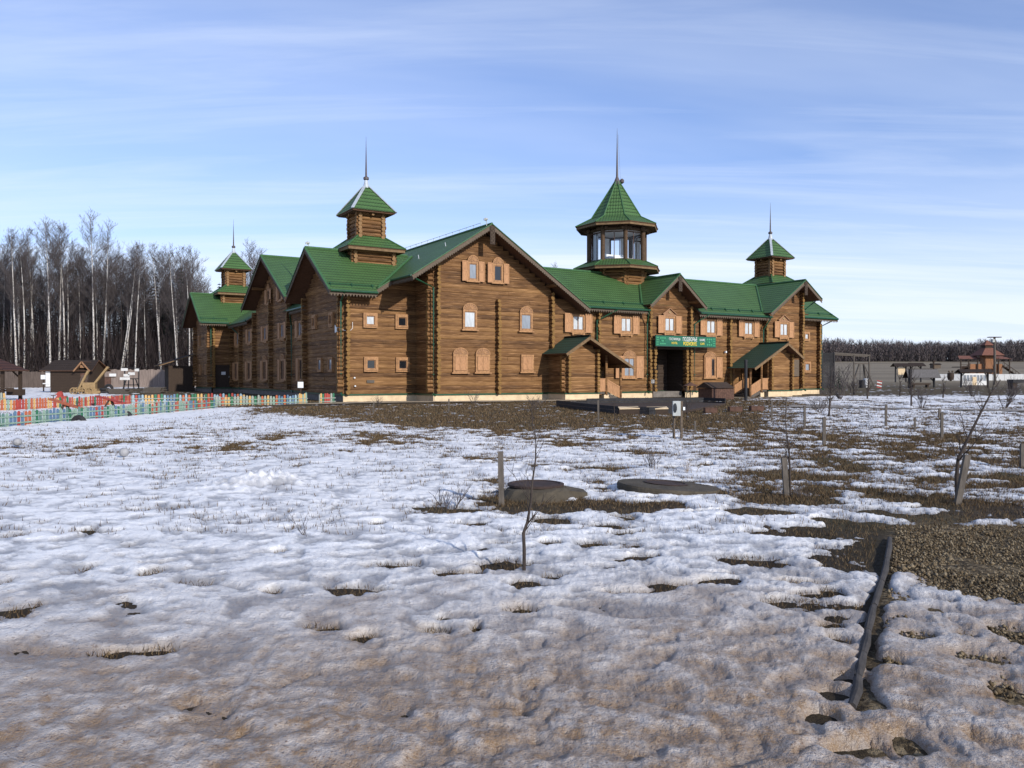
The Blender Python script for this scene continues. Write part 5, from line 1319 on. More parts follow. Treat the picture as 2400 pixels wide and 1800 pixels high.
# stand with two white plates, rack with white boards
x, y, z = base(250, 912); o = thing('board_stand', 'brown board stand topped by two white plates', 'stand', (x, y, z))
mb = MB(); mb.box(-.55, .55, -.05, .05, .3, 1.3); mb.box(-.5, -.4, -.05, .05, -.1, .3); mb.box(.4, .5, -.05, .05, -.1, .3); mb.build('board', M['rust'], o)
for s in (-.75, .75): mb = MB(); mb.box(s * 1.05 - .42, s * 1.05 + .42, -.08, -.05, 1.45, 1.8); mb.build('plate', M['white'], o)
mb = MB(); mb.box(-1.1, 1.1, .0, .06, 1.3, 1.4); mb.build('crossbar', M['darkwood'], o)
x, y, z = base(307, 913); o = thing('sign_rack', 'black trestle rack carrying five white boards', 'rack', (x, y, z))
mb = MB()
for a_, b_ in (((-1.0, 0, -.1), (-.55, 0, 1.2)), ((1.0, 0, -.1), (.55, 0, 1.2)), ((-.35, 0, 0), (-.25, 0, 1.2)), ((.35, 0, 0), (.25, 0, 1.2)), ((-.8, 0, 1.2), (.9, 0, 1.2)), ((-.9, 0, .45), (.9, 0, .45)), ((-.9, .1, 0), (-.8, .1, 2.4)), ((.9, .1, 0), (.9, .1, 2.5)), ((-.9, .1, 2.5), (1.0, .1, 2.5))): mb.beam(a_, b_, .1, .1)
mb.build('trestle', M['blackwood'], o)
for (a_, z_, w_) in ((-.75, 2.15, .8), (.75, 2.1, .5), (.1, 1.65, .8), (-.5, 1.45, .7), (-.7, 1.05, 1.2)):
    mb = MB(); mb.box(a_ - w_ / 2, a_ + w_ / 2, -.1, -.05, z_, z_ + .32); mb.build('white_board', M['white'], o)
# stacks of planks
for (pa, pb, h, lab) in (((252, 924), (297, 924), .55, 'left stack of grey planks behind the playground'), ((338, 921), (379, 921), .6, 'right stack of grey planks behind the playground'), ((268, 936), (316, 936), .3, 'low stack of grey planks close to the far picket fence'), ((344, 933), (402, 933), .32, 'long low pale timber pallet near the picket fence')):
    a_ = base(*pa); b_ = base(*pb); cx, cy = (a_[0] + b_[0]) / 2, (a_[1] + b_[1]) / 2; hw = (b_[0] - a_[0]) / 2
    mb = MB(); rg = random.Random(int(pa[0])); n = int(h / .07)
    for i in range(n):
        for j in range(4): e = rg.uniform(-.18, .18); mb.box(-hw + e, hw + e, j * .28, j * .28 + .25, i * .07, i * .07 + .058)
    tag(mb.build('plank_stack', M['greywood'], None, (cx, cy, tz(cx, cy))), lab, 'plank stack', 'stacks of planks in the yard')
# tall plank fence before the wood
def plank_fence(xa, ya, xb, yb, h, label, mat):
    L_ = math.hypot(xb - xa, yb - ya); rg = random.Random(int(h * 100)); o = thing('plank_fence', label, 'fence', (xa, ya, tz(xa, ya)), math.atan2(yb - ya, xb - xa)); mb = MB(); n = int(L_ / .16)
    for i in range(n):
        hh = h + rg.uniform(-.07, .07); mb.box(i * .16, i * .16 + .148, rg.uniform(-.02, 0), .03, -.3, hh)
    mb.build('planks', M[mat], o)
    for z_ in (.5, h - .5): mb = MB(); mb.beam((0, .07, z_), (L_, .07, z_), .06, .1); mb.build('rail', M['darkwood'], o)
    for i in range(int(L_ / 3) + 1): mb = MB(); mb.box(i * 3 - .06, i * 3 + .06, .1, .22, -.3, h - .1); mb.build('fence_post', M['darkwood'], o)
M['fence_grey'] = varied('grey_fence_planks', (.19, .15, .13), .9, .4, 3.1, stretch=(4, 4, .25))
M['fence_dark'] = varied('dark_fence_planks', (.085, .065, .055), .9, .4, 3.1, stretch=(4, 4, .25))
plank_fence(-54, 104, -38, 107, 2.3, 'long tall grey-brown plank fence right of the shed', 'fence_grey')
plank_fence(-85, 98, -54.2, 103.5, 2.1, 'tall dark plank fence left of the shed', 'fence_dark')
# lean-to at the far end of the hotel, table and stove beside it
xx, yy_, _ = w2(-2.6, 42.8); o = thing('lean_to', 'dark lean-to shed against the far end of the hotel', 'shed', (xx, yy_, tz(xx, yy_)), HR)
mb = MB(); mb.box(-1.2, 1.4, .0, 2.6, -.2, 2.7)
for i in range(18): mb.box(-1.2 + i * .144, -1.07 + i * .144, -.03, -.001, -.1, 2.7)
mb.build('wall', M['darkwood'], o); rf = MB(); roof([(-2.2, -.6, 2.75), (-2.2, 3, 2.75), (1.45, 3, 4.0), (1.45, -.6, 4.0)], ('roof', 'soffit'), .1, mb=rf); rf.build('roof', [dk, M['fascia']], o)
xx, yy_ = G(424, 913); mb = MB(); mb.box(-.9, .9, -.4, .4, 1.0, 1.08)
for sx in (-.8, .8): mb.box(sx - .05, sx + .05, -.3, .3, -.1, 1.0)
mb.box(-.5, .5, -.25, .25, .3, .9)
tag(mb.build('workbench', M['darkwood'], None, (xx, yy_, tz(xx, yy_))), 'dark workbench beside the lean-to shed', 'workbench')
# lamp post stub in the yard
xx, yy_, zz = base(102, 918); o = thing('yard_lamp', 'small pale box on a short post left of the shed', 'lamp', (xx, yy_, zz)); mb = MB(); mb.box(-.05, .05, -.05, .05, -.1, 1.3); mb.build('post', M['darkwood'], o); mb = MB(); mb.box(-.2, .2, -.15, .15, 1.3, 1.75); mb.build('lamp_head', M['lamp_white'], o)

# ================================================================== PLAY YARD ON THE RIGHT
def at(px, Zd): x = (px - 1200) / 1900 * Zd; return (x, Zd, tz(x, Zd))
p = at(1938, 101); o = thing('slatted_tower', 'tall black slatted tower wall with a long grey beam frame', 'play frame', p)
mb = MB()
for i in range(28): mb.box(-.8, .65, -.6, .6, .05 + i * .155, .17 + i * .155)
for sx in (-.78, .65): mb.box(sx - .07, sx + .07, -.66, .66, -.2, 4.4)
mb.build('slat_wall', M['blackwood'], o)
mb = MB(); mb.beam((.7, -.4, 4.35), (5.2, -.4, 4.05), .18, .2); mb.beam((.7, .4, 4.2), (5.2, .4, 3.95), .14, .16); mb.build('beam', M['greywood'], o)
for s in (3.2, 5.1): mb = MB(); mb.box(s - .07, s + .07, -.45, -.3, -.2, 4.1); mb.build('post', M['greywood'], o)
p = at(2019, 112); o = thing('swing_frame', 'grey A-frame swing with crossed legs under the beam', 'swing', p)
for sx in (-1.1, 1.0):
    mb = MB(); mb.beam((sx * 1.0 - .5 * (1 if sx > 0 else -1) * -1, -.6, -.1), (sx * .25, 0, 3.1), .16, .16); mb.beam((sx, .6, -.1), (sx * .25, 0, 3.1), .16, .16); mb.build('leg', M['greywood'], o)
mb = MB(); mb.beam((-.9, 0, 3.1), (.9, 0, 3.1), .16, .16); mb.build('beam', M['greywood'], o); mb = MB(); mb.tube([(-.2, 0, 3.0), (-.2, 0, .6)], .03, 5); mb.tube([(.25, 0, 3.0), (.25, 0, .6)], .03, 5); mb.box(-.3, .35, -.15, .15, .55, .62); mb.build('seat', M['blackwood'], o)
p = at(2020, 102); mb = MB(); mb.lathe([(.32, 0), (.36, .9), (.38, .95), (.1, 1.0)], 16); tag(mb.build('bin', M['blackwood'], None, p), 'black bin below the swing frame', 'bin')
p = at(2031, 104); mb = MB(); mb.lathe([(.36, .3), (.40, .7), (.36, 1.15), (.1, 1.18)], 16); mb.box(-.1, .1, -.1, .1, -.1, .3); tag(mb.build('barrel', M['white'], None, p), 'white barrel beside the black bin', 'barrel')
p = at(2061, 101); o = thing('striped_board', 'slanted red and white striped board on the snow', 'board', p)
mb = MB()
for i in range(5): mb.beam((-.35 + .02 * i, 0, .15 + .2 * i), (.25 + .02 * i, 0, .02 + .2 * i), .05, .11, i % 2)
mb.build('stripe', [PM['red'], M['white']], o)
M['grey_shingle'] = varied('grey_shingles', (.10, .095, .095), .9, .35, 4, stretch=(3, 3, 1))
def shelter(px, Zd, w, h, eav, label, mat, posts=True, d=1.6):
    p = at(px, Zd); o = thing('shelter', label, 'shelter', p, 0, 'small roofed shelters on the right'); rf = MB(); zr = h; ze = h - eav
    roof([(-w / 2, -d / 2, ze), (w / 2, -d / 2, ze), (w / 2 - .1, 0, zr), (-w / 2 + .1, 0, zr)], th=.07, mb=rf); roof([(w / 2, d / 2, ze), (-w / 2, d / 2, ze), (-w / 2 + .1, 0, zr), (w / 2 - .1, 0, zr)], th=.07, mb=rf)
    rf.build('roof', [M[mat], M['darkwood']], o)
    for s in (-1, 1):
        mb = MB(); mb.tube([(s * (w / 2 - .5), 0, -.2), (s * (w / 2 - .5), 0, ze + .3)], .13, 8); mb.beam((s * (w / 2 - .5), 0, ze - .5), (s * (w / 2 - 1.1), 0, ze + .1), .1, .1); mb.build('post', M['blackwood'], o)
    return o
o = shelter(2160, 104, 4.2, 2.4, 1.15, 'low shelter with a steep grey shingle roof beside a tall stump', 'grey_shingle'); mb = MB(); mb.box(-1.4, 1.0, -.4, .4, .35, .55); mb.box(-1.2, -1.0, -.3, .3, -.1, .35); mb.box(.6, .8, -.3, .3, -.1, .35); mb.build('bench', M['darkwood'], o)
o = shelter(2284, 104, 4.4, 2.35, .42, 'low shelter with a flat black roof in front of the white pavilion', 'dk_roof')
o = shelter(2111, 140, 2.8, 3.3, .55, 'left one of two small dark canopies with a cream banner', 'dk_roof', d=1.8); mb = MB(); mb.box(-.6, .6, -.3, -.26, 1.3, 2.5); mb.build('banner', M['plinth'], o)
o = shelter(2146, 141, 2.8, 3.35, .55, 'right one of two small dark canopies, without a banner', 'dk_roof', d=1.8)
p = at(2188, 130); mb = MB(); mb.tube([(0, 0, -.2), (0, 0, 3.4)], .13, 8); mb.lathe([(.18, 3.4), (.2, 3.6), (.05, 3.7)], 8); tag(mb.build('pole', M['darkwood'], None, p), 'short dark pole with a knob between shelters and fort', 'pole')
p = at(2133, 100); mb = MB(); mb.tube([(0, 0, -.2), (0, 0, 2.35)], .2, 9, wob=.05, rg=rnd); tag(mb.build('stump', M['blackwood'], None, p), 'tall black stump left of the shingled shelter', 'stump')
for a_, b_, lab in ((2192, 2258, 'white board fence left of the white pavilion'), (2312, 2420, 'white board fence right of the white pavilion')):
    pa, pb = at(a_, 158), at(b_, 156); L_ = math.hypot(pb[0] - pa[0], pb[1] - pa[1]); o = thing('board_fence', lab, 'fence', pa, math.atan2(pb[1] - pa[1], pb[0] - pa[0]), 'white board fences on the right')
    mb = MB(); n = int(L_ / 1.5)
    for i in range(n): mb.box(i * L_ / n, (i + 1) * L_ / n - .05, 0, .05, -.2, 1.15)
    mb.build('panel', M['white'], o); mb = MB(); mb.box(0, L_, -.02, .07, 1.16, 1.22); mb.build('rail', M['lamp_white'], o)
p = at(2284, 118); o = thing('pavilion', 'white pavilion wall with a row of small windows behind the black-roofed shelter', 'pavilion', p)
mb = MB(); mb.box(-1.75, 1.75, 0, .12, -.1, .62); mb.box(-1.75, 1.75, 0, .12, 1.45, 1.7)
for i in range(8): mb.box(-1.75 + i * .486, -1.65 + i * .486, 0, .12, .62, 1.45)
mb.build('wall', M['white'], o); mb = MB(); mb.box(-1.7, 1.7, .06, .1, .62, 1.45); mb.build('window', M['pane_grey'], o); mb = MB(); mb.box(-.3, .3, -.03, -.002, .0, 1.2); mb.build('door', M['plinth'], o)
# wooden play fort
FX, FY, FZ = at(2300, 165); o = thing('play_fort', 'reddish log play fort with a roofed tower and open galleries', 'play fort', (FX, FY, FZ))
M['redwood'] = varied('reddish_logs', (.27, .13, .065), .8, .35, 5, stretch=(1, 1, 9))
M['red_shingle'] = varied('red_brown_shingle', (.15, .065, .045), .85, .3, 5)
mb = MB()
for (xa, xb, zz) in ((-3.2, -.3, 3.1), (1.1, 3.3, 3.1)):
    i = 0
    while i * .22 < zz: mb.tube([(xa, -1.5, i * .22), (xb, -1.5, i * .22)], .13, 7); i += 1
    mb.box(xa, xb, -1.45, 1.5, -.3, zz - .3)
mb.box(-.3, 1.1, -1.3, 1.5, -.3, 3.0); mb.build('wall', M['redwood'], o)
mb = MB(); mb.box(-.4, 1.6, -2.1, -.1, 2.2, 5.0)
for i in range(12): mb.tube([(-.45, -2.1, 2.4 + i * .22), (1.65, -2.1, 2.4 + i * .22)], .12, 7)
mb.beam((-.3, -2.0, 2.4), (.1, -1.4, 1.0), .2, .2); mb.beam((1.5, -2.0, 2.4), (1.1, -1.4, 1.0), .2, .2); mb.build('tower', M['redwood'], o)
rf = MB(); 
def hip(cx, cy, a, z0, b, z1):
    c0 = [(cx - a, cy - a, z0), (cx + a, cy - a, z0), (cx + a, cy + a, z0), (cx - a, cy + a, z0)]; c1 = [(cx - b, cy - b, z1), (cx + b, cy - b, z1), (cx + b, cy + b, z1), (cx - b, cy + b, z1)]
    for i in range(4): roof([c0[i], c0[(i + 1) % 4], c1[(i + 1) % 4], c1[i]], th=.07, mb=rf)
hip(.5, -1.0, 2.3, 4.9, .75, 6.4); hip(.5, -1.0, .95, 6.95, .05, 8.0)
roof([(-5.6, -2, 4.2), (-1.2, -2, 4.2), (-1.2, .4, 4.9), (-4.6, .4, 4.9)], th=.08, mb=rf); roof([(2, -2, 4.2), (5, -2, 4.2), (4.4, .4, 4.8), (2, .4, 4.8)], th=.08, mb=rf)
rf.build('roof', [M['red_shingle'], M['darkwood']], o)
mb = MB(); mb.box(-.15, 1.15, -1.65, -.35, 6.3, 7.0); mb.build('lantern', M['darkwood'], o)
for xq in (-5.2, -3.6, -1.8, 2.4, 4.6): mb = MB(); mb.box(xq - .09, xq + .09, -1.9, -1.72, -.2, 4.3); mb.build('post', M['darkwood'], o)
mb = MB(); mb.beam((3.4, -1.2, 2.9), (7.4, -1.2, .1), .9, .14); mb.beam((3.4, -1.7, 3.6), (7.4, -1.7, .8), .07, .1)
for i in range(7): mb.box(3.6 + i * .58, 3.66 + i * .58, -1.72, -1.66, 2.7 - i * .4, 3.45 - i * .4)
mb.beam((-3.2, -1.2, 2.6), (-6.8, -1.2, .1), .9, .14); mb.beam((-3.2, -1.7, 3.3), (-6.8, -1.7, .8), .07, .1); mb.build('stair', M['darkwood'], o)
mb = MB(); mb.box(-5.4, -3.2, -1.8, 1.2, 2.5, 2.65); mb.box(-5.4, -3.2, -1.85, -1.8, 3.0, 3.1); mb.box(3.3, 4.8, -1.8, 1.2, 2.5, 2.65); mb.build('gallery', M['darkwood'], o)
p = at(2228, 150); o = thing('barrel', 'dark barrel with two pale knobs left of the fort', 'barrel', (p[0], p[1], p[2] + .0)); mb = MB(); mb.lathe([(.45, .2), (.6, .8), (.55, 1.5), (.2, 1.6)], 14); mb.box(-.15, .15, -.15, .15, -.2, .3); mb.build('cask', M['darkwood'], o)
for s in (-.3, .35): mb = MB(); mb.lathe([(.05, 1.6), (.2, 1.7), (.2, 1.9), (.05, 2.0)], 8, 0, (s, 0)); mb.build('knob', M['barge'], o)
# floodlight mast, dark bench, far cabin
p = at(2332, 120); o = thing('light_mast', 'tall wooden lamp mast with a flat T-shaped top', 'mast', p)
mb = MB(); mb.tube([(0, 0, -.3), (-.12, 0, 7.0)], [.20, .15], 9); mb.build('pole', M['greywood'], o)
mb = MB(); mb.box(-1.0, .75, -.35, .35, 6.98, 7.1); mb.build('platform', M['darkwood'], o); mb = MB(); mb.box(-.5, -.2, -.25, .2, 6.3, 6.75); mb.build('lamp', M['grey_metal'], o)
p = at(2395, 96); o = thing('low_table', 'low dark plank table with a heavy top at the right edge', 'table', p); mb = MB(); mb.box(-1.4, 1.6, -.6, .6, .75, 1.15); mb.build('top', M['blackwood'], o)
for sx in (-1.1, 1.2): mb = MB(); mb.box(sx - .25, sx + .25, -.5, .5, -.2, .75); mb.build('leg', M['darkwood'], o)
p = at(2192, 420); o = thing('cabin', 'pale little cabin far off on the field before the wood', 'cabin', p); mb = MB(); mb.box(-2, 2, -1.5, 1.5, -.3, 2.0); mb.build('wall', M['barge'], o); rf = MB(); roof([(-2.4, -1.9, 1.95), (2.4, -1.9, 1.95), (2.4, 0, 2.6), (-2.4, 0, 2.6)], th=.1, mb=rf); roof([(2.4, 1.9, 1.95), (-2.4, 1.9, 1.95), (-2.4, 0, 2.6), (2.4, 0, 2.6)], th=.1, mb=rf); rf.build('roof', [dk, M['darkwood']], o)
# ================================================================== THE WOOD
print('trees...')
def bare_tree(seed, H, r0, nb, lean=.03, low=.38, up=.9, fork=False):
    rg = random.Random(seed); tr = MB(); path = []; x = y = 0; dx, dy = rg.uniform(-lean, lean), rg.uniform(-lean, lean); n = 12
    for i in range(n + 1):
        path.append(Vector((x, y, -.3 + (H * .97 + .3) * i / n))); x += dx * H / n; y += dy * H / n; dx += rg.uniform(-.02, .02); dy += rg.uniform(-.02, .02)
    rad = [max(.012, r0 * (1 - i / n) ** .8) for i in range(n + 1)]
    tr.tube(path, rad, 7, 0, cap=False)
    V = []; Fq = []
    def spike(p, q, r):
        d = q - p; a = d.cross(Vector((.3, .7, .64))); 
        if a.length < 1e-6: return
        a.normalize(); b = d.cross(a).normalized(); k = len(V)
        V.extend([p + a * r, p + (a * -.5 + b * .87) * r, p + (a * -.5 - b * .87) * r, q]); Fq.extend([(k, k + 1, k + 3), (k + 1, k + 2, k + 3), (k + 2, k, k + 3)])
    for i in range(nb):
        t = low + (1 - low) * (i + rg.random()) / nb; f_ = min(n - 1e-3, t * n); k = int(f_); p = path[k].lerp(path[k + 1], f_ - k)
        q_ = (t - low) / (1 - low); L_ = .5 + H * .135 * (math.sin(math.pi * min(1, q_ * .8 + .18)) ** .8) * rg.uniform(.6, 1.15); az = rg.uniform(0, 6.28); d = Vector((math.cos(az), math.sin(az), up * rg.uniform(.8, 1.9))).normalized()
        pts = [p]; q = p.copy(); dd = d.copy(); m = 5
        for j in range(m): dd = (dd + Vector((rg.uniform(-.16, .16), rg.uniform(-.16, .16), rg.uniform(-.02, .16)))).normalized(); q = q + dd * (L_ / m); pts.append(q.copy())
        rb = max(.018, rad[k] * .42)
        for j in range(m): spike(pts[j], pts[j + 1] + (pts[j + 1] - pts[j]) * .5, rb * (1 - j / (m + .8)))
        nt_ = int(4 + L_ * 4.2)
        for j in range(nt_):
            u = rg.uniform(.18, 1.0) * m; kk = min(m - 1, int(u)); pp = pts[kk].lerp(pts[kk + 1], u - kk); a2 = rg.uniform(0, 6.28)
            d2 = (dd * .8 + Vector((math.cos(a2), math.sin(a2), rg.uniform(.1, .7))) * .75).normalized(); l2 = L_ * rg.uniform(.14, .34) + .25; e = pp + d2 * l2
            spike(pp, e, .016)
            for s in range(4):
                p3 = pp.lerp(e, rg.uniform(.25, .95)); a3 = rg.uniform(0, 6.28); d3 = (d2 + Vector((math.cos(a3), math.sin(a3), rg.uniform(-.2, .6))) * .7).normalized(); spike(p3, p3 + d3 * l2 * rg.uniform(.3, .65), .0105)
    return tr, V, Fq
BV = []
for s, (H, r0, nb) in enumerate(((25, .17, 46), (23, .15, 42), (25, .19, 52), (22, .13, 38), (24, .15, 44), (22, .12, 38))):
    tr, V, Fq = bare_tree(100 + s, H, r0, nb, low=(.42, .5, .45, .5, .4, .45)[s]); cr = np_mesh('crown', [tuple(v) for v in V], Fq, M['twig']); BV.append((tr.mesh('trunk', M['birch'], True), cr, tr.mesh('trunk', M['bark'], True)))
SV = [spruce_mesh(16, 51, .20), spruce_mesh(13, 52, .22), spruce_mesh(18, 53, .17)]
rg = random.Random(77)
LAB_B = 'slender white-barked bare birch at the edge of the wood behind the fence'
LAB_D = 'dark-barked bare tree standing inside the wood behind the fence'
LAB_S = 'dark spruce deep in the wood behind the birches'
def bare(i, x, y, s, dark, lab, grp, tilt=0):
    tm = (BV[i][2] if dark else BV[i][0], BV[i][1]); o = place_tree(tm, (x, y, tz(x, y)), rg.uniform(0, 6.28), s * .95, lab, 'tree', grp, 'birch_tree' if not dark else 'bare_tree')
    if tilt: o.rotation_euler = (0, tilt, 0)
# birches one can pick out, by the place of the trunk foot and of the top in the photograph
for px, Zd, s, tilt, lab in ((40, 112, .92, -.01, 'white birch in the pair rising above the gazebo'), (56, 113, .95, .0, 'bright white birch just right of the gazebo roof'), (120, 112, .98, -.02, 'white birch left of the shed roof'),
                             (107, 118, 1.04, 0, 'grey thick birch behind the left end of the shed'), (152, 114, 1.05, -.02, 'bright left one of two birches close together over the shed'), (158, 115, 1.0, -.01, 'right one of two birches close together over the shed'),
                             (222, 113, 1.03, -.01, 'tall straight birch above the shed dormer'), (241, 114, .98, .05, 'birch leaning right beyond the catapult beams'), (278, 113, .95, .13, 'white birch leaning right, left one of a crossing pair'), (283, 114, .93, .14, 'white birch leaning right, right one of a crossing pair'),
                             (316, 112, .90, .0, 'grey birch behind the rack of white boards'), (380, 113, .84, -.04, 'birch near the right end of the plank fence'), (418, 112, .86, -.10, 'birch leaning left beside the far hotel tower'), (420, 116, .84, .0, 'upright birch beside the far hotel tower'), (443, 112, .80, .0, 'thick spotted birch behind the lean-to')):
    bare(rg.randrange(6), (px - 1200) / 1900 * Zd, Zd, s, False, lab, 'birches at the edge of the wood', tilt)
for i in range(64):
    Zd = rg.uniform(114, 130); px = rg.uniform(-60, 480); s = rg.uniform(.78, .98) * (1.0 - .10 * max(0, (px - 150) / 330)); bare(rg.randrange(6), (px - 1200) / 1900 * Zd, Zd, s, rg.random() < .5, None, None); 
    o = [q for q in COL.objects if q.name.startswith(('birch_tree', 'bare_tree'))][-1]
for i in range(85):
    Zd = rg.uniform(118, 150); px = rg.uniform(-120, 520); s = rg.uniform(.66, .94) * (1.0 - .10 * max(0, (px - 150) / 330)); bare(rg.randrange(6), (px - 1200) / 1900 * Zd, Zd, s, True, LAB_D, 'bare trees inside the wood')
for o in list(COL.objects):
    if o.name.startswith('birch_tree') and 'label' not in o: tag(o, LAB_B, 'tree', 'birches of the wood')
    if o.name.startswith('bare_tree') and 'label' not in o: tag(o, LAB_D, 'tree', 'bare trees inside the wood')
for i in range(135):
    Zd = rg.uniform(120, 165); px = rg.uniform(-160, 560); m = SV[rg.randrange(3)]
    place_tree(m, ((px - 1200) / 1900 * Zd, Zd, tz((px - 1200) / 1900 * Zd, Zd)), rg.uniform(0, 6), rg.uniform(.7, 1.05), LAB_S, 'tree', 'spruces deep in the wood', 'spruce_tree')
for px, Zd, s, lab in ((596, 128, .99, 'bare tree showing between the far tower and the left gable'), (575, 130, .93, 'bare tree whose crown shows right of the far tower'), (560, 126, .86, 'bare tree close behind the skirt roof of the far tower'), (612, 128, .92, 'bare tree directly behind the tip of the left gable'), (585, 124, .90, 'bushy bare tree filling the gap right of the far tower'), (604, 133, .97, 'tallest bare tree in the gap right of the far tower'), (1296, 150, .95, 'bare treetop showing over the front wing ridge'), (1318, 152, .93, 'second bare treetop over the front wing ridge')):
    bare(rg.randrange(6), (px - 1200) / 1900 * Zd, Zd, s if px < 700 else s * 1.0, True, lab, 'treetops behind the hotel')
# thicket in the wood
n = 60000; rs = np.random.RandomState(9)
yy = rs.uniform(112, 150, n); kx = rs.uniform(-.72, -.36, n); xx = kx * yy; h = np.minimum(rs.gamma(2.0, 2.0, n) + .5, 8); hb = rs.uniform(0, 1, n) * h * .8
Pt = np.stack([xx, yy, terrain(xx, yy) + hb], 1); Vt = blades(Pt, h * .8, .035, .5, rs)
tag(link('thicket', np_mesh('thicket', Vt, np.arange(3 * n).reshape(-1, 3), varied('thicket_twigs', (.026, .019, .019), .9, .4, 2, bump=0))), 'dark tangle of brushwood between the trunks of the wood', None, None, 'stuff')
# far wood on the right
def far_wood(name, label, xa, xb, ya, yb, n, h0, seed, mat_):
    rs = np.random.RandomState(seed); V = []; 
    x = rs.uniform(xa, xb, n); y = rs.uniform(ya, yb, n); z = terrain(x, y); h = h0 * rs.uniform(.75, 1.12, n) * (1 + .25 * fbm(x * .025, y * .03, 3)); k = 46
    con = rs.rand(n) < .16; h = h * np.where(con, 1.05, 1)
    u = rs.rand(n, k); a = rs.uniform(0, 2 * np.pi, (n, k)); wv = np.where(con[:, None], .16 * (1 - u), .17 * np.sqrt(np.clip(u * (1.08 - u) * 3, 0, 1))) * h[:, None] * rs.rand(n, k) ** .5
    Pp = np.stack([x[:, None] + np.cos(a) * wv, y[:, None] + np.sin(a) * wv, z[:, None] + u * h[:, None] * .86], -1).reshape(-1, 3)
    Vt = blades(Pp, np.repeat(h * .16, k), .22, .75, rs); Tr = blades(np.stack([x, y, z - .3], 1), h * .9, .16, .05, rs)
    V = np.concatenate([Vt, Tr]); tag(link(name, np_mesh(name, V, np.arange(len(V)).reshape(-1, 3), mat_)), label, None, None, 'stuff')
t = NT('far_wood'); geo = t.n('ShaderNodeNewGeometry')
t.fin(t.ramp(geo.outputs['Random Per Island'], [(0, (.035, .038, .038)), (.5, (.090, .074, .075)), (1, (.15, .125, .125))]), .9, 0, .1)  # lightened bluish-brown tones paint distance haze into the wood's colour
far_wood('far_wood', 'dark bare wood closing the fields on the right', 190, 620, 690, 760, 3600, 17, 3, t.mat)

# ================================================================== LIGHT, SKY, CAMERA
SUN_AZ = HR - math.pi / 2 + R(7)        # direction towards the sun in plan (a little to the right of square-on to the hotel front)
SUN_EL = R(25)
sd = Vector((math.cos(SUN_AZ) * math.cos(SUN_EL), math.sin(SUN_AZ) * math.cos(SUN_EL), math.sin(SUN_EL)))
ld = bpy.data.lights.new('sun', 'SUN'); ld.energy = 4.9; ld.angle = R(.6); ld.color = (1, .93, .83)
lo_ = link('sun', ld); lo_.rotation_euler = sd.to_track_quat('Z', 'Y').to_euler()
wd = bpy.data.worlds.new('World'); scn.world = wd; wd.use_nodes = True
nt = wd.node_tree; N = nt.nodes; L = nt.links; N.clear()
out = N.new('ShaderNodeOutputWorld'); bgn = N.new('ShaderNodeBackground'); bgn.inputs[1].default_value = .125
sky = N.new('ShaderNodeTexSky'); sky.sky_type = 'NISHITA'; sky.sun_disc = False
sky.sun_elevation = SUN_EL; sky.sun_rotation = math.atan2(sd.x, sd.y); sky.air_density = 1.0; sky.dust_density = .6; sky.ozone_density = 2.2; sky.altitude = 150
def wn(t, **k):
    x = N.new(t)
    for a, b in k.items(): setattr(x, a, b)
    return x
def wm(op, a, b=None):
    m = wn('ShaderNodeMath', operation=op)
    for i, v in enumerate((a, b)):
        if v is None: continue
        if hasattr(v, 'is_linked'): L.new(v, m.inputs[i])
        else: m.inputs[i].default_value = v
    return m.outputs[0]
tc = wn('ShaderNodeTexCoord'); sx = wn('ShaderNodeSeparateXYZ'); L.new(tc.outputs['Generated'], sx.inputs[0])
den = wm('ADD', wm('MAXIMUM', sx.outputs[2], 0.0), .10)
cv = wn('ShaderNodeCombineXYZ'); L.new(wm('DIVIDE', sx.outputs[0], den), cv.inputs[0]); L.new(wm('DIVIDE', sx.outputs[1], den), cv.inputs[1])
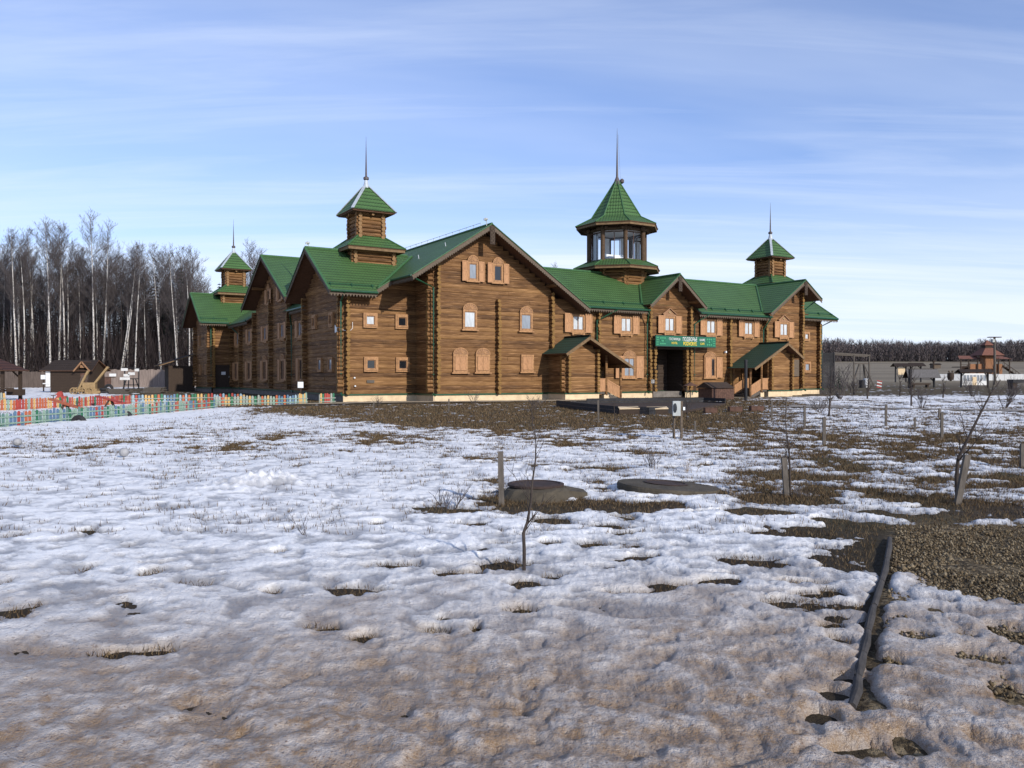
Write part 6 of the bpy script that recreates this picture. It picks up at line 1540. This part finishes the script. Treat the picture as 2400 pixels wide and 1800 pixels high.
def cloud(rot, scl, scale, det, stops, rough=.55, dist=.3):
    mp = wn('ShaderNodeMapping'); mp.inputs['Rotation'].default_value = (0, 0, rot); mp.inputs['Scale'].default_value = scl; L.new(cv.outputs[0], mp.inputs[0])
    nz = wn('ShaderNodeTexNoise'); nz.inputs['Scale'].default_value = scale; nz.inputs['Detail'].default_value = det; nz.inputs['Roughness'].default_value = rough; nz.inputs['Distortion'].default_value = dist
    L.new(mp.outputs[0], nz.inputs['Vector'])
    rp = wn('ShaderNodeValToRGB'); e = rp.color_ramp.elements
    e[0].position, e[1].position = stops[0][0], stops[1][0]; e[0].color = (stops[0][1],) * 3 + (1,); e[1].color = (stops[1][1],) * 3 + (1,)
    L.new(nz.outputs[0], rp.inputs[0]); return rp.outputs[0]
c1 = cloud(R(-9), (.13, .62, 1), 1.1, 6, ((.44, 0), (.68, 1)), .55, .6)
c2 = cloud(R(-5), (.07, .50, 1), .55, 3, ((.36, 0), (.66, 1)), .45, .3)
c3 = cloud(R(-12), (.30, 1.9, 1), 1.6, 7, ((.46, 0), (.72, 1)), .6, .5)
cm = wm('MINIMUM', wm('ADD', wm('MULTIPLY', c1, .50), wm('ADD', wm('MULTIPLY', c2, .42), wm('MULTIPLY', c3, .30))), 1.0)
lowv = wn('ShaderNodeMapRange'); lowv.inputs['From Min'].default_value = 0.0; lowv.inputs['From Max'].default_value = .25; lowv.inputs['To Min'].default_value = .72; lowv.inputs['To Max'].default_value = 0.0
L.new(sx.outputs[2], lowv.inputs['Value'])
cm = wm('MINIMUM', wm('ADD', wm('MULTIPLY', cm, .72), lowv.outputs[0]), .9)
sat = wn('ShaderNodeMix', data_type='RGBA', blend_type='MULTIPLY'); sat.inputs[0].default_value = 1; L.new(sky.outputs[0], sat.inputs[6]); sat.inputs[7].default_value = (.86, 1.06, 1.50, 1)
mx = wn('ShaderNodeMix', data_type='RGBA'); L.new(cm, mx.inputs[0]); L.new(sat.outputs[2], mx.inputs[6]); mx.inputs[7].default_value = (7.4, 8.1, 9.4, 1)
L.new(mx.outputs[2], bgn.inputs[0]); L.new(bgn.outputs[0], out.inputs[0])
scn.view_settings.view_transform = 'Standard'; scn.view_settings.look = 'None'; scn.view_settings.exposure = 0; scn.view_settings.gamma = 1
cd = bpy.data.cameras.new('camera'); cd.sensor_width = 36; cd.lens = 28.5; cd.clip_start = .1; cd.clip_end = 6000
co = link('camera', cd, None, (0, 0, 1.6)); co.rotation_euler = (R(90 - .543), 0, 0); scn.camera = co
scn.cycles.max_bounces = 6
